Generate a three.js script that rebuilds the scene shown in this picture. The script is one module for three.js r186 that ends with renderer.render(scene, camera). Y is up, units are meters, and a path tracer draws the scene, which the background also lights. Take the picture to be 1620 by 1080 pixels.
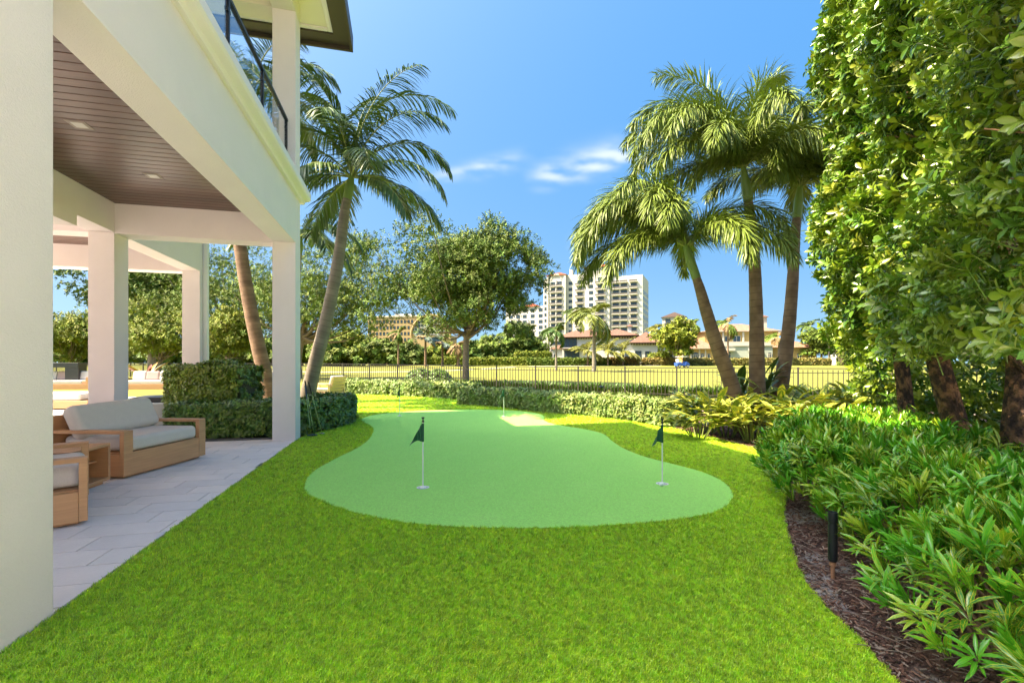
import * as THREE from 'three';
import { mergeGeometries } from 'three/addons/utils/BufferGeometryUtils.js';
import { RoundedBoxGeometry } from 'three/addons/geometries/RoundedBoxGeometry.js';

// ------------------------------------------------------------------ camera, sky, sun, exposure
const scene = new THREE.Scene();
const CAM_H = 1.45, FPX = 720, HOR = 575;              // eye height, focal length and horizon row of the 1620 x 1080 photograph
const camera = new THREE.PerspectiveCamera(2 * Math.atan(540 / FPX) * 180 / Math.PI, 1620 / 1080, 0.05, 6000);
camera.position.set(0, CAM_H, 0);
camera.lookAt(0, CAM_H, -10);
camera.setViewOffset(1620, 1080, 0, 540 - HOR, 1620, 1080);   // lens shifted, camera level
const renderer = new THREE.WebGLRenderer({ antialias: true });
renderer.toneMapping = THREE.LinearToneMapping;
renderer.toneMappingExposure = 7.0;
renderer.shadowMap.enabled = true;

const TH = Math.atan(173 / FPX);                        // the house runs 13.5 degrees left of the view
const hl = (a, b) => [a * Math.cos(TH) - b * Math.sin(TH), -(a * Math.sin(TH) + b * Math.cos(TH))];   // house (right, forward) -> world x, z
const sunDir = (() => { const [x, z] = hl(-6.67, 0.34); return new THREE.Vector3(x, 8.87, z).normalize(); })();
const sun = new THREE.DirectionalLight(0xffe9c4, 2.6);
sun.position.copy(sunDir).multiplyScalar(120);
sun.castShadow = true;
sun.shadow.mapSize.set(4096, 4096);
Object.assign(sun.shadow.camera, { left: -90, right: 90, top: 90, bottom: -90, near: 1, far: 400 });
scene.add(sun);

const clamp = (v, a = 0, b = 1) => Math.min(b, Math.max(a, v));
const sstep = (a, b, v) => { const t = clamp((v - a) / (b - a)); return t * t * (3 - 2 * t); };
function rngOf(seed) { let s = seed >>> 0; return () => { s = (s + 0x6D2B79F5) >>> 0; let t = Math.imul(s ^ (s >>> 15), 1 | s); t = (t + Math.imul(t ^ (t >>> 7), 61 | t)) ^ t; return ((t ^ (t >>> 14)) >>> 0) / 4294967296; }; }
const hash2 = (x, y, s) => { let h = (Math.imul(x, 374761393) + Math.imul(y, 668265263) + Math.imul(s, 982451653)) | 0; h = Math.imul(h ^ (h >>> 13), 1274126177); return ((h ^ (h >>> 16)) >>> 0) / 4294967296; };
function tnoise(u, v, px, py, s) {                      // value noise that tiles over px, py cells
  const x = u * px, y = v * py, xi = Math.floor(x), yi = Math.floor(y);
  let fx = x - xi, fy = y - yi; fx = fx * fx * (3 - 2 * fx); fy = fy * fy * (3 - 2 * fy);
  const m = (i, n) => ((i % n) + n) % n;
  const a = hash2(m(xi, px), m(yi, py), s), b = hash2(m(xi + 1, px), m(yi, py), s), c = hash2(m(xi, px), m(yi + 1, py), s), d = hash2(m(xi + 1, px), m(yi + 1, py), s);
  return a + (b - a) * fx + (c - a) * fy + (a - b - c + d) * fx * fy;
}
const fbm = (u, v, p, o, s) => { let t = 0, a = 0.5, n = 0; for (let i = 0; i < o; i++) { t += a * tnoise(u, v, p << i, p << i, s + i); n += a; a *= 0.5; } return t / n; };

{ // clear sky: deep azure overhead, pale at the horizon and round the sun, thin cirrus
  const W = 1536, H = 768, data = new Float32Array(W * H * 4), dir = new THREE.Vector3();
  for (let j = 0; j < H; j++) for (let i = 0; i < W; i++) {
    const az = ((i + 0.5) / W - 0.5) * 2 * Math.PI, el = ((j + 0.5) / H - 0.5) * Math.PI;
    dir.set(Math.cos(el) * Math.cos(az), Math.sin(el), Math.cos(el) * Math.sin(az));
    const e = Math.max(el, 0) * 180 / Math.PI, f = Math.exp(-e / 11.5), ct = dir.dot(sunDir);
    const g = 0.80, hg = (1 - g * g) / Math.pow(1 + g * g - 2 * g * ct, 1.5);
    let r = 0.0001 + 0.066 * f + 0.100 * hg, gg = 0.045 + 0.068 * f + 0.097 * hg, b = 0.124 + 0.022 * f + 0.090 * hg;
    // the two wisps over the far trees
    const px = 810 + FPX * dir.x / Math.max(-dir.z, 1e-3), py = HOR - FPX * dir.y / Math.max(-dir.z, 1e-3);
    const wisp = (x0, y0, x1, y1, w, s) => {
      if (dir.z > -0.2) return 0;
      const L = Math.hypot(x1 - x0, y1 - y0), t = ((px - x0) * (x1 - x0) + (py - y0) * (y1 - y0)) / (L * L), q = ((px - x0) * (y1 - y0) - (py - y0) * (x1 - x0)) / L;
      if (t < 0 || t > 1) return 0;
      const n = fbm((px * 0.004 + py * 0.010 + 9) % 1 + 1, (py * 0.02 - px * 0.003 + 9) % 1 + 1, 4, 5, s);
      return sstep(0, 0.25, t) * sstep(1, 0.7, t) * Math.exp(-((q + (n - 0.5) * w * 1.6) ** 2) / (w * w)) * sstep(0.22, 0.7, n);
    };
    const m2 = clamp(wisp(655, 292, 850, 240, 11, 41) * 0.9 + wisp(820, 285, 1040, 228, 17, 57) + wisp(880, 262, 1010, 222, 20, 71) * 0.35 + wisp(890, 385, 980, 372, 9, 83) * 0.5);
    r += (0.125 - r) * m2; gg += (0.145 - gg) * m2; b += (0.165 - b) * m2;
    if (el < 0) { const k = sstep(0, -0.12, el); r += (0.07 - r) * k; gg += (0.085 - gg) * k; b += (0.03 - b) * k; }
    data.set([r, gg, b, 1], (j * W + i) * 4);
  }
  const sky = new THREE.DataTexture(data, W, H, THREE.RGBAFormat, THREE.FloatType);
  sky.mapping = THREE.EquirectangularReflectionMapping; sky.magFilter = THREE.LinearFilter; sky.minFilter = THREE.LinearFilter; sky.needsUpdate = true;
  scene.background = sky; scene.environment = sky;
}

// ------------------------------------------------------------------ helpers
const P = (px, d) => [(px - 810) / FPX * d, -d];                    // column px at depth d -> world x, z
const G = (px, py, h = 0) => { const d = FPX * (CAM_H - h) / (py - HOR); return [(px - 810) / FPX * d, d]; };   // pixel on the ground -> x, depth
const HT = (py, d) => CAM_H - (py - HOR) / FPX * d;                 // height of row py at depth d
const gy = d => 0.2 * sstep(20, 32, d) + 0.05 * sstep(32, 48, d) + 0.85 * sstep(46, 104, d);   // the ground rises gently beyond the fence
const used = new Map();
const numbered = n => { const k = used.get(n) || 0; used.set(n, k + 1); return k ? `${n}_${String(k).padStart(3, '0')}` : n; };
function tag(o, label, category, group, kind) { o.userData.label = label; o.userData.category = category; if (group) o.userData.group = group; if (kind) o.userData.kind = kind; return o; }
function thing(name, label, category, [x, y, z] = [0, 0, 0], turn = 0, group) {
  const o = new THREE.Group(); o.name = numbered(name); o.position.set(x, y, z); o.rotation.y = turn; scene.add(o);
  return tag(o, label, category, group);
}
function mesh(name, geo, mat, parent) { const m = new THREE.Mesh(geo, mat); m.name = parent ? name : numbered(name); m.castShadow = m.receiveShadow = true; (parent || scene).add(m); return m; }
function structure(name, geo, mat, label) { const m = mesh(name, geo, mat); m.userData.kind = 'structure'; if (label) { m.userData.label = label; } return m; }
const V = (x, y, z) => new THREE.Vector3(x, y, z);
function boxUV(g) {                                                 // uv in metres by the dominant face direction
  const p = g.attributes.position, n = g.attributes.normal, uv = new Float32Array(p.count * 2);
  for (let i = 0; i < p.count; i++) {
    const ax = Math.abs(n.getX(i)), ay = Math.abs(n.getY(i)), az = Math.abs(n.getZ(i));
    let u, v; if (ay >= ax && ay >= az) { u = p.getX(i); v = p.getZ(i); } else if (ax >= az) { u = p.getZ(i); v = p.getY(i); } else { u = p.getX(i); v = p.getY(i); }
    uv[2 * i] = u; uv[2 * i + 1] = v;
  }
  g.setAttribute('uv', new THREE.BufferAttribute(uv, 2)); return g;
}
const box = (x0, x1, y0, y1, z0, z1, r = 0) => {                    // box by its extents
  const w = x1 - x0, h = y1 - y0, d = z1 - z0;
  const g = r ? new RoundedBoxGeometry(w, h, d, 2, r) : new THREE.BoxGeometry(w, h, d);
  g.translate((x0 + x1) / 2, (y0 + y1) / 2, (z0 + z1) / 2); return boxUV(g);
};
const merge = gs => mergeGeometries(gs.map(g => { const k = g.index ? g.toNonIndexed() : g; for (const a of Object.keys(k.attributes)) if (!['position', 'normal', 'uv', 'color'].includes(a)) k.deleteAttribute(a); return k; }));
function loft(pts, radii, seg = 10, per = 6, rings = 0) {           // tapered tube through points
  const c = new THREE.CatmullRomCurve3(pts.map(p => V(...p))), n = (pts.length - 1) * per, pos = [], uv = [], idx = [];
  const fr = c.computeFrenetFrames(n), L = c.getLength();
  for (let i = 0; i <= n; i++) {
    const t = i / n, q = c.getPoint(t), f = t * (radii.length - 1), k = Math.min(Math.floor(f), radii.length - 2); let r = radii[k] + (radii[k + 1] - radii[k]) * (f - k);
    if (rings) r *= 1 + 0.035 * (((t * rings) % 1) - 0.5);
    for (let j = 0; j <= seg; j++) {
      const a = j / seg * Math.PI * 2, o = fr.normals[i].clone().multiplyScalar(Math.cos(a)).addScaledVector(fr.binormals[i], Math.sin(a));
      pos.push(q.x + o.x * r, q.y + o.y * r, q.z + o.z * r); uv.push(j / seg, t * L);
      if (i < n && j < seg) { const p = i * (seg + 1) + j; idx.push(p, p + 1, p + seg + 1, p + 1, p + seg + 2, p + seg + 1); }
    }
  }
  const g = new THREE.BufferGeometry(); g.setAttribute('position', new THREE.Float32BufferAttribute(pos, 3)); g.setAttribute('uv', new THREE.Float32BufferAttribute(uv, 2)); g.setIndex(idx); g.computeVertexNormals(); return g;
}
const flat = (pts, y = 0) => { const g = new THREE.ShapeGeometry(new THREE.Shape(pts.map(p => new THREE.Vector2(p[0], p[1])))); g.rotateX(-Math.PI / 2); g.translate(0, y, 0); return g; };   // polygon of (x, depth)
const slab = (pts, y0, y1) => { const g = new THREE.ExtrudeGeometry(new THREE.Shape(pts.map(p => new THREE.Vector2(p[0], p[1]))), { depth: y1 - y0, bevelEnabled: false }); g.rotateX(-Math.PI / 2); g.translate(0, y0, 0); return boxUV(g); };
const smooth = (pts, n, closed = true) => new THREE.CatmullRomCurve3(pts.map(p => V(p[0], 0, p[1])), closed, 'centripetal').getPoints(n).slice(0, closed ? -1 : undefined).map(p => [p.x, p.z]);
function inside(pts, x, y) { let c = false; for (let i = 0, j = pts.length - 1; i < pts.length; j = i++) { const [xi, yi] = pts[i], [xj, yj] = pts[j]; if ((yi > y) !== (yj > y) && x < (xj - xi) * (y - yi) / (yj - yi) + xi) c = !c; } return c; }
function edgeDist(pts, x, y) { let m = 1e9; for (let i = 0, j = pts.length - 1; i < pts.length; j = i++) { const [ax, ay] = pts[j], [bx, by] = pts[i], dx = bx - ax, dy = by - ay, t = clamp(((x - ax) * dx + (y - ay) * dy) / (dx * dx + dy * dy + 1e-9)); m = Math.min(m, Math.hypot(x - ax - dx * t, y - ay - dy * t)); } return m; }

// ------------------------------------------------------------------ textures and materials
const enc = v => 255 * (v <= 0.0031308 ? 12.92 * v : 1.055 * Math.pow(clamp(v), 1 / 2.4) - 0.055);
function colTex(n, metres, fn) {                                    // linear rgb from fn(u, v)
  const d = new Uint8Array(n * n * 4);
  for (let j = 0; j < n; j++) for (let i = 0; i < n; i++) { const c = fn(i / n, j / n); d.set([enc(c[0]), enc(c[1]), enc(c[2]), 255], (j * n + i) * 4); }
  const t = new THREE.DataTexture(d, n, n); t.colorSpace = THREE.SRGBColorSpace; t.wrapS = t.wrapT = THREE.RepeatWrapping; t.magFilter = THREE.LinearFilter; t.minFilter = THREE.LinearMipmapLinearFilter; t.generateMipmaps = true; t.repeat.set(1 / metres, 1 / metres); t.needsUpdate = true; return t;
}
function grayTex(n, metres, fn) {
  const d = new Uint8Array(n * n * 4);
  for (let j = 0; j < n; j++) for (let i = 0; i < n; i++) { const c = clamp(fn(i / n, j / n)) * 255; d.set([c, c, c, 255], (j * n + i) * 4); }
  const t = new THREE.DataTexture(d, n, n); t.wrapS = t.wrapT = THREE.RepeatWrapping; t.magFilter = THREE.LinearFilter; t.repeat.set(1 / metres, 1 / metres); t.needsUpdate = true; return t;
}
const lin = (r, g, b) => new THREE.Color().setRGB(r, g, b);
const std = (c, rough = 0.8, o = {}) => new THREE.MeshStandardMaterial({ color: Array.isArray(c) ? lin(...c) : c, roughness: rough, ...o });
const mixc = (a, b, t) => a.map((v, i) => v + (b[i] - v) * t);
const tinted = (c, k) => c.map(v => v * k);

const stuccoTex = colTex(512, 1.3, (u, v) => tinted([0.875, 0.785, 0.765], 0.93 + 0.07 * fbm(u, v, 4, 5, 3) + 0.02 * (tnoise(u, v, 180, 180, 5) - 0.5)));
const stuccoBump = grayTex(512, 0.65, (u, v) => 0.6 * tnoise(u, v, 110, 110, 7) + 0.4 * tnoise(u, v, 220, 220, 8));
const woodTex = (base, dark, s) => colTex(512, 1.0, (u, v) => { const g = fbm(u, v * 0.999, 2, 3, s), l = tnoise(u, v, 3, 170, s + 4) * 0.5 + tnoise(u, v, 6, 60, s + 6) * 0.5; return mixc(base, dark, clamp(0.15 + 0.7 * l * (0.6 + 0.6 * g))); });
const M = {
  stucco: std(0xffffff, 0.92, { map: stuccoTex, bumpMap: stuccoBump, bumpScale: 0.0026 }),
  trim: std([0.84, 0.78, 0.79], 0.7),
  soffit: std([0.78, 0.72, 0.58], 0.8),
  fascia: std([0.055, 0.040, 0.030], 0.5),
  plank: [0, 1, 2].map(i => std(0xffffff, 0.36, { map: woodTex(tinted([0.155, 0.080, 0.056], 0.85 + 0.18 * i), [0.06, 0.030, 0.022], 30 + i * 9) })),
  ceilingBoard: std([0.155, 0.080, 0.056], 0.8),
  teak: [0, 1].map(i => std(0xffffff, 0.55, { map: woodTex(tinted([0.66, 0.36, 0.17], 1 - 0.1 * i), [0.42, 0.205, 0.09], 60 + i * 13) })),
  cushion: std(0xffffff, 0.95, { map: colTex(256, 0.25, (u, v) => tinted([0.70, 0.63, 0.56], 0.86 + 0.2 * tnoise(u, v, 128, 128, 4) + 0.06 * fbm(u, v, 4, 3, 8))), bumpMap: grayTex(256, 0.12, (u, v) => tnoise(u, v, 128, 128, 2)), bumpScale: 0.0015 }),
  blackMetal: std([0.02, 0.022, 0.026], 0.4, { metalness: 0.4 }),
  steel: std([0.55, 0.56, 0.58], 0.25, { metalness: 1 }),
  glass: new THREE.MeshPhysicalMaterial({ color: 0xffffff, roughness: 0, transmission: 1, thickness: 0, ior: 1.5 }),
  blackStone: std([0.03, 0.029, 0.028], 0.45),
  concrete: std(0xffffff, 0.85, { map: colTex(256, 1.2, (u, v) => tinted([0.40, 0.41, 0.40], 0.85 + 0.25 * fbm(u, v, 6, 4, 17))) }),
  white: std([0.8, 0.8, 0.78], 0.5),
  fence: std([0.055, 0.048, 0.042], 0.55, { metalness: 0.2 }),
  bark: std(0xffffff, 0.95, { map: colTex(512, 1, (u, v) => mixc([0.16, 0.11, 0.075], [0.36, 0.28, 0.20], fbm(u, v, 10, 5, 90))), bumpMap: grayTex(256, 1, (u, v) => fbm(u, v, 14, 4, 93)), bumpScale: 0.03 }),
  hedgeBark: std(0xffffff, 0.95, { map: colTex(512, 1, (u, v) => mixc([0.05, 0.03, 0.022], [0.26, 0.14, 0.07], sstep(0.35, 0.75, fbm(u, v, 8, 5, 190)))), bumpMap: grayTex(256, 1, (u, v) => fbm(u, v, 14, 4, 193)), bumpScale: 0.05 }),
  twig: std([0.20, 0.11, 0.06], 0.9),
  core: std([0.085, 0.075, 0.035], 1),
};
M.bark.map.repeat.set(2, 1.2); M.bark.bumpMap.repeat.set(2, 1.2); M.hedgeBark.map.repeat.set(2, 1.6); M.hedgeBark.bumpMap.repeat.set(2, 1.6);
const palmBark = (a, b, s) => { const m = std(0xffffff, 0.85, { map: colTex(512, 1, (u, v) => { const ring = Math.abs(((v * 8 + 0.08 * tnoise(u, v, 6, 6, s)) % 1) - 0.5) * 2; return mixc(mixc(a, b, fbm(u, v, 6, 5, s)), tinted(a, 0.7), sstep(0.84, 1.0, ring) * (0.35 + 0.65 * tnoise(u, v, 9, 9, s + 3))); }) }); return m; };
M.palmGrey = palmBark([0.14, 0.115, 0.088], [0.29, 0.25, 0.20], 101);
M.palmBrown = palmBark([0.10, 0.058, 0.034], [0.30, 0.195, 0.12], 111);
M.crownshaft = std([0.17, 0.25, 0.055], 0.5);
const leafMat = (c, rough = 0.5, tr = 0.28, extra = {}) => new THREE.MeshPhysicalMaterial({ color: Array.isArray(c) ? lin(...c) : c, roughness: rough, transmission: tr, thickness: 0, side: THREE.DoubleSide, vertexColors: false, ...extra });
// leaves: opaque sheets with a soft gloss (cheap, many) and translucent ones (near or backlit)
const leafStd = (c, rough = 0.45, extra = {}) => std(c, rough, { side: THREE.DoubleSide, ...extra });

// ------------------------------------------------------------------ ground, lawn, green, bed, patio
{ // the ground: one sheet to the horizon
  const xs = [], ds = []; for (let x = -60; x <= 60; x += 3) xs.push(x); for (const x of [75, 100, 140, 200, 300, 500, 900, 1600, 2600]) { xs.push(x); xs.unshift(-x); }
  for (let d = -30; d <= 120; d += 2) ds.push(d); for (const d of [-60, -120, -300, -900]) ds.unshift(d); for (const d of [140, 180, 250, 400, 700, 1300, 2500, 4500]) ds.push(d);
  const pos = [], uv = [], idx = [];
  ds.forEach((d, j) => xs.forEach((x, i) => { pos.push(x, (d < 16 ? -0.05 : gy(d) - 0.05 * sstep(22, 16, d)), -d); uv.push(x, d); if (i && j) { const a = j * xs.length + i, b = a - 1, c = a - xs.length, e = c - 1; idx.push(e, c, b, c, a, b); } }));
  const g = new THREE.BufferGeometry(); g.setAttribute('position', new THREE.Float32BufferAttribute(pos, 3)); g.setAttribute('uv', new THREE.Float32BufferAttribute(uv, 2)); g.setIndex(idx); g.computeVertexNormals();
  const m = std(0xffffff, 1, { map: colTex(1024, 37, (u, v) => { const a = fbm(u, v, 5, 5, 201), b = tnoise(u, v, 420, 420, 207), mow = 0.5 + 0.5 * Math.sin(v * Math.PI * 2 * 6); return mixc(mixc([0.165, 0.185, 0.016], [0.225, 0.205, 0.024], clamp(a * 1.3 - 0.2 + 0.12 * mow)), [0.12, 0.145, 0.014], b * 0.45); }) });
  structure('golf_course_ground', g, m, 'mown golf course grass beyond the fence');
}
const FENCE = k => { const s = 1 - 0.0342 * k, d = 30 * s, px = (504 + 20.06 * k) / s; return [...P(px, d), d]; };

// outlines in (x, depth)
const greenPts = smooth([[481, 770], [493, 748], [530, 726], [570, 706], [587, 690], [589, 676], [572, 663], [600, 655], [660, 650], [740, 648], [800, 649], [839, 652], [859, 657], [863, 666], [879, 671.6], [925, 679], [953, 686], [970, 699], [987, 709.6], [1018, 722], [1064, 734], [1110, 746.6], [1144, 762], [1160, 782], [1153, 797.5], [1132, 810], [1080, 821], [987, 830], [863, 836], [780, 835.5], [700, 833], [620, 824], [560, 811], [515, 796], [488, 783]].map(([x, y]) => G(x, y)), 160);
const WALL_A = -1.965;
const hd = (a, b) => { const [x, z] = hl(a, b); return [x, -z]; };
const bedEdge = smooth([[1.45, 0.5], [1.62, 1.4], [1.76, 2.08], [1.83, 2.4], [1.88, 2.75], [2.0, 3.15], [2.22, 3.62], [2.56, 4.28], [3.2, 5.3], [3.85, 6.4], [4.15, 7.3], [4.02, 8.5], [3.72, 9.9]], 60, false);
const lawnPts = [hd(WALL_A + 0.01, -1.5), hd(WALL_A + 0.01, 9.2), hd(WALL_A + 0.01, 9.72), G(498, 686), G(520, 678), G(536, 668), G(542, 656), G(541, 642), hd(-3.2, 17.5), hd(-6, 19.5), hd(-6, 23), G(531, 622), G(640, 627), G(739, 632), G(800, 642), G(857, 650), G(940, 657), G(1010, 664), [...bedEdge[bedEdge.length - 1]], ...bedEdge.slice(0, -1).reverse(), [1.2, -2]];
const turfMat = std(0xffffff, 0.9, { map: colTex(1024, 1.7, (u, v) => { const a = fbm(u, v, 5, 4, 301), b = tnoise(u, v, 400, 400, 305); return mixc([0.34, 0.52, 0.016], [0.56, 0.74, 0.024], clamp(0.3 * a + 0.75 * b)); }), bumpMap: grayTex(512, 0.6, (u, v) => tnoise(u, v, 150, 150, 309)), bumpScale: 0.012 });
structure('lawn', flat(lawnPts, 0.0), turfMat, 'artificial turf lawn between house and planting bed');
const puttMat = std(0xffffff, 0.95, { map: colTex(1024, 1.15, (u, v) => { const a = fbm(u, v, 4, 4, 321), b = 0.5 * tnoise(u, v, 330, 330, 325) + 0.5 * tnoise(u, v, 120, 120, 323), c = tnoise(u, v, 500, 90, 327); return tinted(mixc([0.40, 0.84, 0.15], [0.48, 0.90, 0.19], 0.5 * a + 0.5 * c), 0.76 + 0.44 * b); }), bumpMap: grayTex(512, 0.4, (u, v) => tnoise(u, v, 160, 160, 329)), bumpScale: 0.004 });
structure('putting_green', flat(greenPts, 0.006), puttMat, 'smooth bright green kidney shaped putting surface');
const mulchMat = std(0xffffff, 1, { map: colTex(1024, 2.3, (u, v) => { const a = fbm(u, v, 7, 5, 341), b = fbm(u, v, 60, 3, 345), s = sstep(0.60, 0.72, a); return mixc(mixc([0.045, 0.022, 0.017], [0.20, 0.105, 0.075], b), [0.46, 0.42, 0.40], s * (0.4 + 0.6 * b)); }), bumpMap: grayTex(512, 0.9, (u, v) => fbm(u, v, 50, 3, 349)), bumpScale: 0.03 });
const bedPts = [...bedEdge, G(1010, 664), G(900, 650), [1.5, 16], [6, 15], [14, 14], [14, 0.5]];
structure('planting_bed', flat(bedPts, -0.015), mulchMat, 'brown mulch bed along the lawn');
structure('hedge_bed', flat([G(531, 622), G(640, 627), G(739, 632), G(800, 642), G(857, 650), G(905, 651), [1.5, 16.1], [0.5, 23], [-9, 28], [-14, 30], hd(-6, 23.1)], -0.02), mulchMat, 'mulch strip under the low hedges');
const deckMat = std(0xffffff, 0.75, { map: colTex(512, 2.1, (u, v) => tinted([0.70, 0.65, 0.63], 0.88 + 0.16 * fbm(u, v, 6, 4, 361) + 0.05 * tnoise(u, v, 200, 200, 365))) });
{ // pool deck, pool and the tiled terrace
  const D = structure('pool_deck', flat([hd(-60, -3), hd(-5.35, -3), hd(-5.35, 10.2), hd(-4.9, 12.5), hd(-4.6, 18), hd(-7, 24), hd(-9, 34), hd(-60, 40)], -0.012), deckMat, 'pale stone pool deck');
  const pool = structure('pool_water', flat([hd(-30, 17.5), hd(-9.2, 17.5), hd(-9.2, 22.5), hd(-30, 22.5)], 0.004), std([0.05, 0.24, 0.23], 0.06), 'turquoise swimming pool water');
  structure('lawn_strip', flat([hd(-5, 15.5), hd(-3.3, 15.5), hd(-3.2, 17.5), hd(-6, 19.5), hd(-6, 23), hd(-8.8, 24), hd(-8.8, 22)], 0.001), turfMat, 'strip of turf beside the pool');
  structure('lounge_lawn', flat([hd(-40, 24.6), hd(-8.8, 24.6), hd(-6, 26.5), hd(-8, 40), hd(-45, 47)], 0.003), turfMat, 'turf in front of the fence beyond the pool');
  const base = structure('terrace', flat([hd(-5.35, -3), hd(WALL_A - 0.005, -3), hd(WALL_A - 0.005, 9.75), hd(-4.9, 10.2), hd(-5.35, 10.2)], -0.006), std([0.13, 0.12, 0.11], 0.9), 'terrace of pale stone pavers');
  structure('added_fill_terrace', flat([hd(-16, -16), hd(7, -16), hd(7, 0.2), hd(-1.9, 0.2), hd(-16, 0.2)].map(p => p), 0.012), deckMat, 'unseen pale stone terrace added to bounce fill light');  // added out of view behind the camera, sunlit paving as bounce for the shade
  const tm = [0, 1, 2, 3].map(i => std(0xffffff, 0.55, { map: colTex(256, 0.9, (u, v) => tinted(mixc([0.86, 0.76, 0.70], [0.77, 0.69, 0.65], i / 3), 0.90 + 0.13 * fbm(u, v, 5, 4, 371 + i) + 0.05 * tnoise(u, v, 90, 90, 377))) }));
  const rnd = rngOf(5), rb = 0.312, la = 0.66, fr = new THREE.Group(); fr.name = 'paving'; fr.rotation.y = TH; base.add(fr);
  for (let r = 0; r < 26; r++) {
    const b0 = 2.0 + r * rb, b1 = b0 + rb - 0.011; if (b1 > 9.76) break;
    const off = ((r * 0.37) % 1) * la;
    for (let a0 = -5.35 - off; a0 < WALL_A; a0 += la) {
      const x0 = Math.max(a0, -5.35), x1 = Math.min(a0 + la - 0.010, WALL_A - 0.004); if (x1 - x0 < 0.03) continue;
      const dy = rnd() * 0.0015; mesh('paver', box(x0, x1, -0.005, 0.008 + dy, -b1, -b0), tm[Math.floor(rnd() * 4)], fr);
    }
  }
}

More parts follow.
